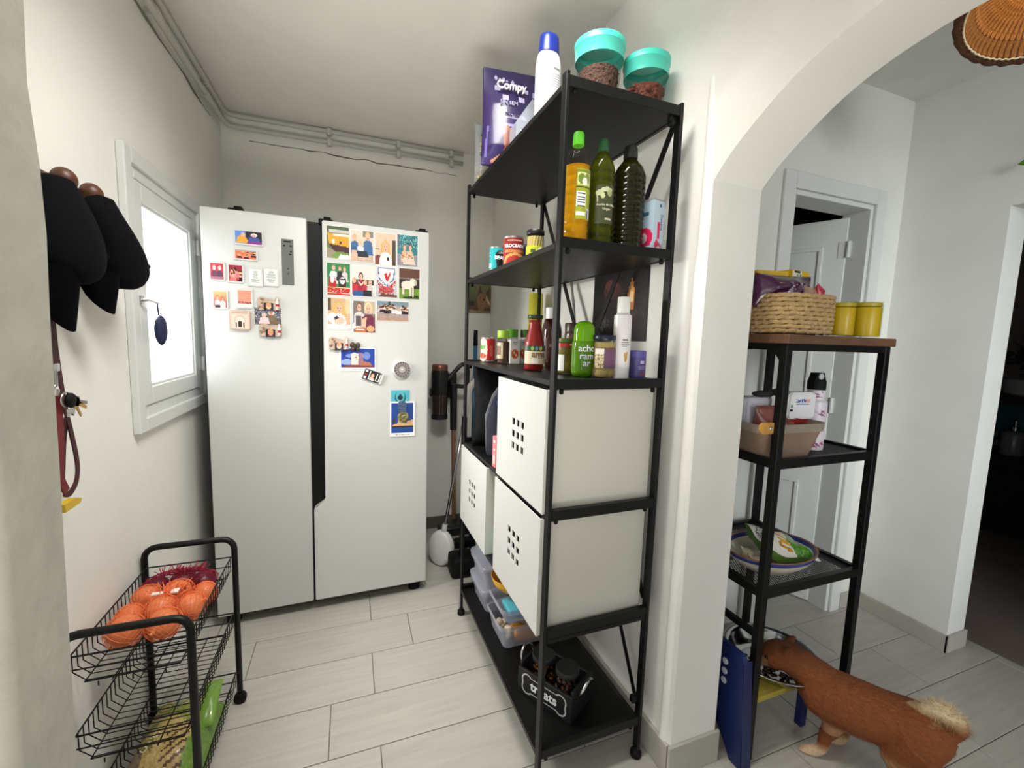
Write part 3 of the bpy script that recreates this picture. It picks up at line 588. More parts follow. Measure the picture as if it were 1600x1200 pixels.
# ------------------------------------------------------------------ coat rack, caps, lead, keys
WOODK = mat('knob_wood', (84, 48, 24), .45, var=.3, vscale=60, stretch=(1, 1, 4))
t = thing('coat_rack', 'dark wooden wall rack with round wooden pegs above black caps', 'coat rack', (XL, 1.3, 1.62))
obj('rail', bx(0, -.34, -.024, .018, .075, .012, bev=.004), mat('rack_wood', (58, 38, 26), .5, var=.2), t)
for y_ in (-.06, .045):
    bm = tube(B(), [(.018, y_, -.005), (.05, y_, -.008)], .008, 10)
    pg = obj('peg', bm, WOODK, t, 180)
    bm = B(); blob(bm, (.062, y_, -.008), (.022, .024, .024), 3); obj('knob', bm, WOODK, pg, 180)
NAVY = mat('black_cotton', (10, 10, 14), .95, bump=.15, bscale=400, spec=.1)
def cap(name, label, y, zc, dy, brimz, brimy):
    t = thing(name, label, 'cap', (XL+.03, y, 0))
    # crown hangs sideways from its strap: a dome that bulges along +y, drawn to a point at the peg
    prof = [(1.612, .034, .022, -.1), (1.57, .056, .036, -.1), (1.51, .078, .050, .2), (1.455, .088, .056, .5), (1.405, .085, .054, .65), (1.37, .066, .044, .6), (1.352, .035, .03, .5)]
    bm = B(); rings = []
    n = 22
    P = catmull([(1.612-(1.612-a)*.8, b, c, d) for a, b, c, d in prof], 4)
    for z, ry, rx, sh in P:
        ring = []
        for k in range(n):
            an = 2*math.pi*k/n
            yy = sh*dy + ry*math.cos(an); xx = max(.002, .042 + rx*math.sin(an)); ring.append(bm.verts.new((xx, yy, z+zc)))
        rings.append(ring)
    for a, b in zip(rings, rings[1:]):
        for k in range(n): bm.faces.new((a[k], a[(k+1) % n], b[(k+1) % n], b[k]))
    bm.faces.new(rings[0]); bm.faces.new(rings[-1])
    obj('crown', bm, NAVY, t, 180)
    bm = B(); V = []
    for j in range(9):
        v = j/8; row = []
        for i in range(13):
            u = i/12; a = (u-.5)*math.pi
            yy = brimy + .062*math.sin(a)*(1-.25*v*v); xx = .02+.055*math.cos(a)*(.75+.25*(1-v)); zz = 1.435+zc-v*(brimz)*max(0, math.cos(a*.93))**.5
            row.append(bm.verts.new((xx, yy, zz)))
        V.append(row)
    for a, b in zip(V, V[1:]):
        for i in range(12): bm.faces.new((a[i], a[i+1], b[i+1], b[i]))
    bmesh.ops.solidify(bm, geom=bm.faces[:], thickness=.004)
    obj('brim', bm, NAVY, t, 60)
    bm = B(); blob(bm, (.07,   .65*dy+.083, 1.475+zc), (.008, .006, .008), 2); obj('top_button', bm, NAVY, t, 180)
    return t
cap('baseball_cap', 'black cotton cap hanging from nearer peg, brim down, over the lead', 1.198, -.012, .02, .135, -.03)
cap('baseball_cap', 'dark navy cap hanging from further peg nearer the window', 1.372, -.004, .10, .10, -.035)
RED = mat('burgundy_strap', (62, 12, 18), .65, bump=.1, bscale=300)
t = thing('dog_lead', 'burgundy dog lead with metal clip hanging under black caps', 'dog lead', (XL+.055, 1.172, 0))
def strap(pts, w=.018, th=.003): 
    bm = B(); pts = catmull([tuple(p) for p in pts], 5); L_ = []
    for i, p in enumerate(pts):
        p = Vector(p); d = (Vector(pts[min(i+1, len(pts)-1)])-Vector(pts[max(0, i-1)])).normalized(); s = Vector((1, 0, 0)).cross(d).normalized()
        L_.append([bm.verts.new(p+s*w/2*a+Vector((b*th/2, 0, 0))) for a, b in ((-1, -1), (1, -1), (1, 1), (-1, 1))])
    for a, b in zip(L_, L_[1:]):
        for k in range(4): bm.faces.new((a[k], a[(k+1) % 4], b[(k+1) % 4], b[k]))
    bm.faces.new(L_[0]); bm.faces.new(L_[-1]); return bm
obj('strap', strap([(0, -.010, 1.36), (0, -.008, 1.30), (0, -.004, 1.22)], .022), RED, t)
obj('strap', strap([(-.012, .03, 1.36), (-.012, .032, 1.25), (-.012, .046, 1.13), (-.012, .062, 1.06), (-.012, .075, .99), (-.01, .062, .95), (-.008, .03, .932), (-.006, .006, .94)], .013), RED, t)
obj('strap', strap([(-.012, .05, 1.10), (-.016, .042, 1.05), (-.012, .022, .99), (-.008, .004, .945)], .013), RED, t)
obj('strap', strap([(.004, -.006, 1.155), (.004, -.008, 1.08), (.002, -.012, 1.02), (.0, -.012, .98), (0, .004, .945)], .020), mat('red_strap', (108, 16, 26), .6), t)
bm = B(); box(bm, -.004, -.018, 1.205, .004, .010, 1.222, bev=.002); tube(bm, [(0, -.004, 1.21), (0, -.004, 1.175)], .005, 8); tube(bm, catmull([(0, -.004, 1.178), (0, -.016, 1.165), (0, -.012, 1.15), (0, 0, 1.152), (0, .003, 1.168)], 5), .0035, 8); obj('clip', bm, STEEL, t, 60)
bm = B(); prism(bm, [(-.022, .924), (.016, .926), (.04, .916), (.034, .908), (-.02, .906)], -.006, .008, 'x'); obj('buckle', bm, mat('yellow_plastic', (206, 168, 30), .4), t)
t = thing('key_ring', 'bunch of brass and steel keys on a ring, clipped to the lead', 'keys', (XL+.067, 1.174, 1.145))
bm = B(); tube(bm, [(.0, .016*math.cos(a), .016*math.sin(a)) for a in (2*math.pi*k/20 for k in range(21))], .0018, 6); obj('ring', bm, STEEL, t, 180)
bm = B(); blob(bm, (.004, .008, -.002), (.008, .016, .016), 2, jit=.3); obj('fob', bm, BLACKM, t, 180)
def key(bm, rot, L=.05):
    k = bmesh.new(); prism(k, [(-.011, .0), (.011, 0), (.011, -.018), (.004, -.021), (.004, -L), (-.003, -L), (-.004, -.021), (-.011, -.018)], -.001, .001, 'x'); merge(bm, k, Euler(rot).to_matrix().to_4x4()); return bm
for nm, rot, c in (('key', (R(64), 0, 0), (190, 150, 60)), ('key', (R(40), 0, R(8)), (196, 156, 64)), ('key', (R(76), 0, 0), (150, 140, 126))):
    bm = key(B(), rot); bmesh.ops.translate(bm, vec=(.006+.003*rot[2], .014, -.004), verts=bm.verts[:]); obj(nm, bm, mat('key_%d' % c[1], c, .3, 1), t)
bm = B(); prism(bm, [(-.008, -.02), (.012, -.02), (.012, -.03), (.008, -.036), (.004, -.03), (-.004, -.03), (-.008, -.036)], .004, .008, 'x'); obj('tag', bm, STEEL, t)
t = thing('navy_pouch', 'small navy blue oval pouch dangling from the window latch', 'pouch', (XL+.048, 1.745, 1.297))
bm = B(); blob(bm, (0, 0, -.004), (.016, .028, .05), 3); obj('pouch_body', bm, mat('navy_fabric', (24, 32, 70), .7), t, 180)
obj('cord', tube(B(), [(-.004, 0, .044), (-.006, .0, .082)], .0025, 6), mat('navy_fabric', (24, 32, 70)), t)

# ------------------------------------------------------------------ wire cart with onions and bag
cart = thing('wire_cart', 'black three tier wire cart on castors beside the refrigerator', 'cart', (0, 0, 0))
CX0, CX1, CY0, CY1 = -.618, -.372, 1.19, 1.618
for y_ in (CY1, CY0):
    r_ = .035; pts = [(CX0, y_, .045), (CX0, y_, .605-r_)] + [(CX0+r_-r_*math.cos(a), y_, .605-r_+r_*math.sin(a)) for a in (R(22.5*k) for k in range(1, 5))] + [(CX1-r_+r_*math.sin(a), y_, .605-r_+r_*math.cos(a)) for a in (R(22.5*k) for k in range(0, 5))] + [(CX1, y_, .045)]
    obj('end_frame', tube(B(), pts, .0095, 12), BLACK, cart, 180)
    for x in (CX0, CX1):
        bm = lat([(.007, -.0), (.007, .016)], (0, 0, .034), 10); box(bm, -.013, -.01, .02, .013, .01, .038, bev=.002)
        k = lat([(.019, -.009), (.02, -.004), (.02, .004), (.019, .009)], n=18); bmesh.ops.rotate(k, cent=(0, 0, 0), matrix=Matrix.Rotation(R(90), 3, 'X'), verts=k.verts[:]); bmesh.ops.translate(k, vec=(0, 0, .02), verts=k.verts[:]); merge(bm, k)
        obj('castor', bm, BLACKM, cart, 40, loc=(x, y_, 0))
uw = None
for rim, dep in ((.545, .07), (.345, .07), (.125, .065)):
    x0, x1, y0, y1 = CX0+.008, CX1-.008, CY0+.012, CY1-.012
    bm = B()
    for z, ins in ((rim, 0), (rim-.033, 0), (rim-dep, .028)):
        L4 = [(x0+ins*.8, y0+ins*.2, z), (x1-ins*.8, y0+ins*.2, z), (x1-ins*.8, y1-ins*.2, z), (x0+ins*.8, y1-ins*.2, z)]
        for k in range(4):
            if z == rim-.033 and k in (1, 3): continue
            tube(bm, [L4[k], L4[(k+1) % 4]], .0022 if z == rim else .0017, 6)
    for q in (.33, .67): tube(bm, [(x0+(x1-x0)*q, y0, rim-dep-.003), (x0+(x1-x0)*q, y1, rim-dep-.003)], .0018, 6)
    for x in (x0+.05, x1-.05, (x0+x1)/2): tube(bm, [(x, y0, rim-dep-.001), (x, y0, rim-dep-.012)], .0018, 6)
    bk = obj('wire_basket', bm, BLACK, cart)
    n = 19
    for k in range(n):
        y_ = y0+(y1-y0)*(k+.5)/n
        if uw is None:
            b2 = B(); tube(b2, [(x0, 0, 0), (x0, 0, -.045), (x0+.024, 0, -.07), (x1-.024, 0, -.07), (x1, 0, -.045), (x1, 0, 0)], .0014, 5)
            o = obj('wire', b2, BLACK, bk); uw = o.data
        else: o = link(bpy.data.objects.new('wire', uw), bk)
        o.location = (0, y_, rim)
ONION = mat('onion_skin', (226, 128, 78), .45, var=.18, vscale=40, stretch=(1, 1, .3))
NETO = mat('orange_net', (236, 120, 66), .6)
OG = 'brown onions in the orange net'
opos = [(-.555, 1.322, .039), (-.473, 1.325, .038), (-.503, 1.398, .037), (-.574, 1.398, .031), (-.432, 1.395, .035), (-.560, 1.472, .036), (-.486, 1.476, .037), (-.418, 1.464, .031)]
onl = ['leftmost brown onion at the front of orange net', 'brown onion front and centre in orange net', 'brown onion showing through the torn net middle', 'brown onion against left wires of the top basket', 'brown onion on right side of orange net', 'brown onion at back left of orange net', 'brown onion at back right of orange net', 'small brown onion furthest right in orange net']
zf = .545-.07+.0016
onion_me = None
net = thing('onion_net', 'orange mesh net bag around onions on the cart top basket', 'net bag', (0, 0, 0))
for (x, y_, r_), lab in zip(opos, onl):
    if onion_me is None:
        o = obj('onion', lat(catmull([(.05, -.86), (.45, -.8), (.86, -.45), (1, 0), (.84, .5), (.4, .84), (.14, .95), (.1, 1.2)], 3), n=18), ONION, None, 180); onion_me = o.data
    else: o = link(bpy.data.objects.new('onion', onion_me))
    tag(o, lab, 'onion', OG); o.scale = (r_, r_, r_); o.location = (x, y_, zf+r_*1.02+.001); o.rotation_euler = (random.uniform(1.0, 1.9), 0, random.uniform(0, 6))
    rr_ = r_*1.12; bm = B(); bmesh.ops.create_uvsphere(bm, u_segments=20, v_segments=15, radius=rr_, matrix=Matrix.Translation((x, y_, zf+r_*1.03)) @ Euler((random.uniform(0, 3), random.uniform(0, 3), 0)).to_matrix().to_4x4())
    bmesh.ops.wireframe(bm, faces=bm.faces[:], thickness=.0011, use_replace=True, use_even_offset=False)
    o = obj('net_mesh', bm, NETO, net); o['kind'] = 'stuff'
bm = B()
for k in range(60):
    a = random.uniform(0, 6.28); x, y_ = -.50+random.uniform(-.03, .05), 1.435+random.uniform(-.03, .03)
    tube(bm, [(x, y_, zf+.062), (x+.02*math.cos(a), y_+.02*math.sin(a), zf+.072+random.uniform(0, .012))], .0012, 4)
o = obj('net_knot', bm, NETO, net); o['kind'] = 'stuff'
bm = B(); box(bm, -.532, 1.418, zf+.072, -.505, 1.43, zf+.076); box(bm, -.488, 1.42, zf+.07, -.47, 1.44, zf+.074); obj('torn_label', bm, mat('paper_white', (232, 226, 214), .6), net)
t = thing('red_onion_net', 'crimson mesh net of red onions behind the orange net', 'net bag', (0, 0, 0))
bm = B(); RO = mat('red_onion', (96, 22, 42), .45, var=.2, vscale=40)
for k, (x, y_, r_) in enumerate(((-.565, 1.55, .033), (-.50, 1.56, .036), (-.445, 1.55, .032))):
    bm = B(); blob(bm, (x, y_, zf+r_*.92), (r_, r_, r_*.9), 3); obj('red_onion', bm, RO, t, 180)
NETR = mat('crimson_net', (150, 22, 52), .6)
bm = B(); blob(bm, (-.505, 1.553, zf+.036), (.098, .042, .036), 4, jit=.12, seed=3); bmesh.ops.wireframe(bm, faces=bm.faces[:], thickness=.0013, use_replace=True, use_even_offset=False); o = obj('net_mesh', bm, NETR, t); o['kind'] = 'stuff'
bm = B()
for k in range(50):
    a = random.uniform(0, 6.28); x = -.50+random.uniform(-.05, .06); tube(bm, [(x, 1.552, zf+.062), (x+.02*math.cos(a), 1.552+.02*math.sin(a), zf+.075+random.uniform(0, .015))], .0013, 4)
o = obj('net_knot', bm, NETR, t); o['kind'] = 'stuff'
# paper and plastic produce bag on the lowest tier
t = thing('produce_bag', 'olive and green printed produce bag lying in the lowest cart basket', 'bag', (-.495, 1.31, .058))
def bagtop(u, v):
    x = -.100+.2*u; y_ = -.06+.31*(1-v); e = max(0, 1-abs(2*u-1)**3)*max(0.0, 1-abs(2*v-1)**4)
    return (x, y_, .004+.105*e+.008*math.sin(9*u)*math.sin(11*v)*e)
ops = [('g', (196, 182, 110), (178, 150, 92)), ('r', .4, .02, .56, .42, (112, 124, 44)), ('e', .2, .5, .14, .08, (110, 120, 50)), ('e', .72, .42, .2, .1, (128, 136, 56)), ('r', .0, .7, .3, 1, (120, 104, 84)), ('p', [(.8, 0), (1, 0), (1, 1), (.72, 1), (.82, .5)], (104, 140, 46)), ('n', 14)]
for q in range(6): ops.append(('p', [(.5, .98-.07*q), (.78, .84-.075*q), (.78, .87-.075*q), (.5, 1.0-.07*q)], (92, 62, 36)))
obj('bag_top', fmap(44, 60, bagtop, ops), attr_mat('printed_bag', .3, coat=.2, bump=.4, bscale=60), t, 180)
bm = B(); n = 24
for k in range(n): pass
ring = [bagtop(k/12, 0) for k in range(13)] + [bagtop(1, k/12) for k in range(1, 13)] + [bagtop(1-k/12, 1) for k in range(1, 13)] + [bagtop(0, 1-k/12) for k in range(1, 12)]
vs = [bm.verts.new(p) for p in ring]; vb = [bm.verts.new((p[0]*.9, p[1]*.9+.01, 0)) for p in ring]
for k in range(len(vs)): bm.faces.new((vs[k], vs[(k+1) % len(vs)], vb[(k+1) % len(vs)], vb[k]))
bm.faces.new(vb); obj('bag_underside', bm, mat('olive_paper', (150, 134, 84), .6), t)
bm = pillow(B(), .05, .13, .03, 6, 10, .006, 4); bmesh.ops.rotate(bm, cent=(0, 0, 0), matrix=Matrix.Rotation(R(-62), 3, 'X'), verts=bm.verts[:]); bmesh.ops.translate(bm, vec=(.075, .1, .055), verts=bm.verts[:])
obj('green_flap', bm, mat('green_plastic_film', (112, 150, 56), .3, coat=.3), t, 180)
lettering('UNO', .035, mat('print_white', (226, 220, 196), .5), t, f=lambda x, y, z: (.0-.028+y*-.5+x*.25, .03+x*.8+y*.35, .112+z))
for s_, y_ in (('O', .17), ('R', .05)): lettering(s_, .06, mat('print_olive', (110, 116, 40), .5), t, f=lambda x, y, z: (-.03+x*.9, y_-.03+y*.8, .113+z))
# ------------------------------------------------------------------ black shelving unit
SX, SY, SL, SD = .486, .9842, .8823, .354
su = thing('shelving_unit', 'tall black metal shelving unit standing in the middle against wall', 'shelving unit', (SX, SY, 0), R(.7936))
BAR = [.145, .508, .850, 1.202, 1.558, 1.932]; BRD = [.130, .480, .832, 1.1965, 1.545, 1.918]
SHELF = mat('black_shelf_board', (14, 13, 12), .42, spec=.3, bump=.05, bscale=200)
for vx in (0, SD-.01):
    for uy in (0, SL-.025):
        p_ = obj('post', bx(vx, uy, .03, vx+.01, uy+.025, 1.94, bev=.0015, seg=1), BLACK, su)
        obj('foot', lat([(.013, 0), (.017, .004), (.017, .018), (.010, .026), (.009, .035)], (vx+.005, uy+.0125, 0), 16), BLACKM, p_, 40)
bolt = None
for k in range(6):
    b_, z = BRD[k], BAR[k]
    if True:
        bm = B(); box(bm, .012, .004, b_-.012, SD-.012, SL-.004, b_, bev=.001, seg=1)
        box(bm, .0005, .026, b_-.014, .012, SL-.026, b_+.001, bev=.001, seg=1); box(bm, SD-.012, .026, b_-.014, SD-.0005, SL-.026, b_+.001, bev=.001, seg=1)
        obj('shelf_board', bm, SHELF, su)
    for uy in (.002, SL-.020):
        obj('end_rail', bx(.0105, uy, z-.026, SD-.0105, uy+.018, z, bev=.001, seg=1), BLACK, su)
        for vx in (.028, SD-.034):
            if bolt is None:
                o = obj('bolt_knob', lat([(.004, 0), (.006, -.003), (.0062, -.011), (.004, -.014)][::-1], n=12), BLACKM, su, 60); bolt = o.data
            else: o = link(bpy.data.objects.new('bolt_knob', bolt), su)
            o.location = (vx, uy+.009, z-.0262)
bd = SD-.004
for p, q, w in (((bd, .03, 1.90), (bd, .86, .52), .02), ((bd+.004, .86, 1.90), (bd+.004, .03, .52), .02), ((bd, .02, .16), (bd, .20, .50), .016), ((bd+.004, .86, .16), (bd+.004, .68, .50), .016)):
    bm = bar(B(), p, q, w, .0035, up=(1, 0, 0)); pb = obj('cross_brace', bm, BLACK, su)
for z in (.185, 1.885): obj('brace_bracket', bx(SD-.03, .012, z, SD-.006, .03, z+.022, bev=.003), BLACK, su)

# ------------------------------------------------------------------ white boxes with nine square holes
BOXW = mat('white_lacquered_board', (203, 203, 198), .35, coat=.1)
def cube_box(label, y0, z0, w=.375, h=.338, d=.345, x=.479):
    t = thing('storage_box', label, 'storage box', (x, y0, z0), R(.79), 'white storage boxes with square holes')
    xs = [0, .142, .164, .178, .200, .214, .236, w]; zs = [0, .125, .147, .163, .185, .201, .223, h]
    xs = [v*w/.375 if v < w else w for v in xs]
    bm = B(); G = {}
    def P(i, k, dx):
        key = (i, k, dx)
        if key not in G: G[key] = bm.verts.new((dx, xs[i], zs[k]))
        return G[key]
    T = .004
    solid = {}
    for i in range(7):
        for k in range(7): solid[(i, k)] = not (i in (1, 3, 5) and k in (1, 3, 5))
    for (i, k), s_ in solid.items():
        if not s_: continue
        bm.faces.new((P(i, k, 0), P(i, k+1, 0), P(i+1, k+1, 0), P(i+1, k, 0)))
        bm.faces.new((P(i, k, T), P(i+1, k, T), P(i+1, k+1, T), P(i, k+1, T)))
        for (di, dk, a, b) in ((-1, 0, (i, k), (i, k+1)), (1, 0, (i+1, k+1), (i+1, k)), (0, -1, (i+1, k), (i, k)), (0, 1, (i, k+1), (i+1, k+1))):
            if not solid.get((i+di, k+dk), False):
                bm.faces.new((P(*a, 0), P(*b, 0), P(*b, T), P(*a, T)))
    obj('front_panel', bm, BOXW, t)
    obj('side_panel', bx(T, 0, 0, d, .010, h, bev=.001, seg=1), mat('box_side_painted_shade', (206, 203, 191), .4), t); obj('side_panel', bx(T, w-.010, 0, d, w, h, bev=.001, seg=1), BOXW, t)  # near side's greyish look in this light put into its colour
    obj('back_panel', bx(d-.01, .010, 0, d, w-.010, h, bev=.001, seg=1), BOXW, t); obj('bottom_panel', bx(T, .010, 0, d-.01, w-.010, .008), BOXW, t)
    obj('hole_shade_sheet', bx(T+.03, .0105, .009, T+.031, w-.0105, h-.02), mat('box_hole_shade', (8, 7, 7), .9, spec=.1), t)  # near-black sheet painting the shade inside the box holes
    return t
cube_box('upper white storage box with nine square holes, below the sauce shelf', 1.012, BRD[2]+.001)
cube_box('lower near white storage box with nine square holes, beside near post', 1.012, BRD[1]+.001, x=.476)
cube_box('further white storage box with nine square holes, nearest the refrigerator', 1.485, BRD[1]+.001, w=.365, x=.470)

# ------------------------------------------------------------------ helpers for groceries
def can(name, label, cat, x, y, z, r, h, paper, ops, group, a0=150, a1=330, lidm=None, rz=0, seed=0, res=(44, 26)):
    t = thing(name, label, cat, (x, y, z), R(rz), group)
    obj('can_body', lat([(r*.96, 0), (r, .002), (r, .004), (r*.985, .006), (r*.985, h-.006), (r, h-.004), (r, h-.001), (r*.94, h), (r*.92, h-.004)], n=28), lidm or mat('tinplate', (196, 192, 184), .3, .9), t, 40)
    obj('paper_band', lat([(r*.9905, .007), (r*.9905, h-.007)], n=36, capb=False, capt=False), paper, t, 180)
    print_cyl('label_print', r*.9935, .0075, h-.0075, a0, a1, ops, t, seed=seed, nx=res[0], ny=res[1])
    return t
def jar(name, label, cat, x, y, z, prof, content, lid, lidh, lidr, group=None, glass=True, fill=.9, n=26):
    """glass jar: prof outer radii up to the rim, content inside, lid on top"""
    t = thing(name, label, cat, (x, y, z), 0, group); h = prof[-1][1]
    if content: obj('contents', lat([(r*.9, max(zz*.97, .003)) for r, zz in prof if zz <= h*fill], n=n), content, t, 60)
    if glass: obj('glass', lat(prof, n=n), GLASS, t, 60)
    if lid:
        obj('lid', lat([(lidr*.97, 0), (lidr, .002), (lidr, lidh-.002), (lidr*.95, lidh)], (0, 0, h-.004), n), lid, t, 40)
    return t
def thin_clear(name, tint, rough=.06, alpha=.28, bare=False):
    """thin clear plastic or glass: mostly see-through with a glossy surface"""
    if name in MATS: return MATS[name]
    m = bpy.data.materials.new(name); m.use_nodes = True; MATS[name] = m; N = m.node_tree.nodes; L = m.node_tree.links
    p = N['Principled BSDF']; p.inputs['Base Color'].default_value = (*[v*(.03 if bare else 1) for v in C8(*tint)], 1); p.inputs['Roughness'].default_value = rough
    tr = N.new('ShaderNodeBsdfTransparent'); tr.inputs[0].default_value = (*[min(1, v**.35) for v in C8(*tint)], 1); mx = N.new('ShaderNodeMixShader')
    lw = N.new('ShaderNodeLayerWeight'); lw.inputs[0].default_value = .25; mr = N.new('ShaderNodeMapRange'); mr.inputs[3].default_value = alpha; mr.inputs[4].default_value = min(1, alpha+.22)
    L.new(lw.outputs['Facing'], mr.inputs[0]); L.new(mr.outputs[0], mx.inputs[0]); L.new(tr.outputs[0], mx.inputs[1]); L.new(p.outputs[0], mx.inputs[2]); L.new(mx.outputs[0], N['Material Output'].inputs[0])
    return m
GLASS = thin_clear('clear_glass', (236, 240, 238), .04, .04, True)
CLEARP = thin_clear('clear_plastic', (214, 218, 226), .15, .30)
BINP = thin_clear('bluish_clear_plastic', (206, 209, 220), .22, .36)
DARKG = mat('dark_lid', (30, 34, 30), .4)
GREENLID = mat('green_lid', (96, 168, 40), .4)

# ------------------------------------------------------------------ top of the unit
T6 = BRD[5]+.0012
TURQ = thin_clear('turquoise_plastic', (86, 206, 186), .25, .72)
def tub(label, x, y, r, h, kibble, size, fillh, seed):
    t = thing('kibble_tub', label, 'tub', (x, y, T6), 0, 'turquoise lidded kibble tubs on the top shelf')
    obj('tub_wall', lat([(r*.70, 0), (r*.72, .003), (r*.92, h-.05), (r*.98, h-.045), (r*.98, h-.018)], n=32, capt=False), thin_clear('tub_plastic', (222, 222, 220), .2, .08, True), t, 60)
    obj('lid', lat([(r*.985, h-.05), (r*1.0, h-.022), (r*1.03, h-.018), (r*1.03, h-.002), (r*.97, h), (0.001, h-.004)], n=32, capb=False), TURQ, t, 50)
    obj('lid_rim', lat([(r*1.0, h-.019), (r*1.04, h-.017), (r*1.04, h-.003), (r*.99, h)], n=32, capb=False, capt=False), mat('turquoise_rim', (66, 196, 176), .4), t, 50)
    km = mat('kibble_%d' % seed, kibble, .9, bump=.6, bscale=130, var=.25, vscale=110)
    obj('kibble_fill', lat([(r*.66, .004), (r*.66+r*.22*fillh/h, fillh)], n=28), km, t, 60)
    bm = B(); rl = random.Random(seed)
    for k in range(150):
        zz = rl.random(); a = rl.uniform(0, 6.28); rr_ = (r*.665+r*.2*zz*fillh/h); s = size*rl.uniform(.7, 1.2)
        if k > 110: rr_ *= math.sqrt(rl.random())*.95; zz = 1
        blob(bm, (rr_*math.cos(a)*.985, rr_*math.sin(a)*.985, .006+zz*(fillh-.006)), (s, s*.8, s*.6), 1, (rl.random()*3, rl.random()*3, 0))
    o = obj('kibble', bm, km, t, 60); o['kind'] = 'stuff'
tub('larger kibble tub with turquoise lid, beside the white bottle', .668, 1.15, .069, .212, (104, 76, 62), .005, .135, 11)
tub('smaller kibble tub with turquoise lid at top right corner', .806, 1.12, .064, .185, (128, 72, 56), .010, .105, 12)
t = thing('white_bottle', 'tall white plastic bottle with a deep blue cap', 'bottle', (.578, 1.30, T6))
obj('bottle_body', lat(catmull([(.036, 0), (.04, .006), (.041, .1), (.041, .2), (.037, .235), (.031, .25)], 4), n=28, sy=.7), mat('translucent_white', (226, 228, 228), .35), t, 50)
obj('cap', lat(catmull([(.033, .250), (.032, .27), (.029, .298), (.018, .306)], 4), n=28, sy=.75), mat('deep_blue_cap', (22, 44, 140), .3), t, 50)
ops = [('bg', (206, 206, 204)), ('r', .4, .03, .9, .07, (120, 120, 122))] + [('r', .06, .13+.045*k, .95, .15+.045*k, (150, 150, 150)) for k in range(18)]
def f_(u, v):
    a = R(245+75*u); return (.0417*math.cos(a), .7*.0417*math.sin(a), .205-.15*v)
obj('back_label', fmap(22, 44, f_, ops), PRINTM, t, 180)

PURP = (44, 28, 82)
t = thing('treat_bag', 'purple dog treat bag reading Compy standing on the top shelf', 'bag', (.545, 1.56, T6), R(-6))
fm = mat('purple_film', PURP, .28, coat=.35)
bm = pillow(B(), .20, .325, .07, 14, 18, .006, 5, .1); obj('bag_body', bm, fm, t, 180)
def bagf(u, v, off=-.0015):
    # same swelling as the bag front
    w, h, tt = .20, .325, .07; vv = 1-v; prof = min(1, 4*vv+.25)*min(1.0, max(.03, (1-vv)*2.6)); e = max(0.0, 1-abs(2*u-1)**2.5)
    return ((u-.5)*w*(1-.1*math.sin(math.pi*vv)*.4)*.985, -(tt/2*prof*(.08+.92*e))-.0075+off*.5, vv*h)
LV = (186, 178, 210)
ops = [('bg', PURP), ('e', .22, .1, .035, .025, LV), ('e', .36, .11, .03, .025, LV), ('e', .53, .13, .035, .025, LV), ('r', .26, .1, .31, .11, LV), ('r', .4, .115, .45, .125, LV), ('r', .57, .14, .68, .145, LV),
       ('r', .19, .18, .29, .24, LV), ('r', .72, .18, .83, .235, LV), ('r', .93, .19, 1, .24, LV), ('r', .33, .28, .44, .34, LV), ('r', .64, .28, .75, .34, LV), ('r', .28, .41, .8, .415, LV), ('e', .3, .48, .06, .03, LV), ('r', .3, .475, .8, .525, LV), ('e', .6, .47, .25, .02, PURP),
       ('p', [(.03, .93), (.06, .62), (.09, .62), (.07, .93)], (104, 92, 156)), ('r', .34, .585, .56, .61, (150, 140, 190)),
       ('p', [(.34, .66), (.42, .6), (.54, .66), (.56, .82), (.46, .98), (.14, .98), (.32, .92), (.38, .84)], (146, 84, 62)), ('p', [(.42, .66), (.48, .66), (.48, .84), (.40, .88)], (120, 62, 46)), ('p', [(.14, .96), (.3, .9), (.36, .93), (.24, .99)], (190, 130, 100)), ('n', 5)]
obj('front_print', fmap(52, 70, bagf, ops), attr_mat('glossy_film_print', .3, coat=.3), t, 180)
WHT = mat('white_ink', (240, 240, 242), .5)
lettering('Compy', .036, WHT, t, mtx=front(-.004, -.0435, .257), bold=.0006, ext=.004)
lettering('SIN SEM', .018, mat('pale_ink', (190, 184, 210), .5), t, mtx=front(-.012, -.0475, .20), ext=.003)
lettering('MULTIPOS', .013, mat('purple_ink', PURP, .5), t, mtx=front(.005, -.0485, .163), ext=.003)
t = thing('clear_carton', 'slanting clear plastic carton leaning between treat bag and white bottle', 'carton', (.553, 1.43, T6), R(0))
bm = B(); prism(bm, [(-.035, 0), (.045, 0), (.045, .17), (.02, .172), (-.035, .09)], -.02, .04); obj('carton_shell', bm, CLEARP, t)
obj('carton_print', fmap(14, 10, lambda u, v: (-.02+.05*u, -.0208, .07-.045*v), [('bg', (200, 216, 224)), ('r', .1, .2, .9, .3, (130, 150, 170)), ('r', .1, .5, .7, .6, (130, 150, 170))]), PRINTM, t)
t = thing('pasta_bag', 'half clear bag of pale yellow food at far end of top shelf', 'bag', (.522, 1.79, T6), R(10))
bm = pillow(B(), .085, .24, .06, 10, 16, .005, 9); obj('film', bm, CLEARP, t, 180)
bm = B(); rl = random.Random(8)
for k in range(70): blob(bm, (rl.uniform(-.03, .03), rl.uniform(-.018, .018), .012+rl.random()**1.4*.07), (.009, .007, .006), 1, (rl.random()*3, rl.random()*3, 0))
o = obj('yellow_pieces', bm, mat('pale_yellow_food', (232, 214, 130), .7), t, 60); o['kind'] = 'stuff'
obj('film_print', fmap(10, 18, lambda u, v: (-.03+.06*u, -.034+.02*abs(u-.5), .19-.09*v), [('bg', (150, 152, 128)), ('s', 0, 0, 1, 1, (60, 70, 40), .25), ('s', 0, .3, 1, 1, (220, 200, 120), .3)]), PRINTM, t)

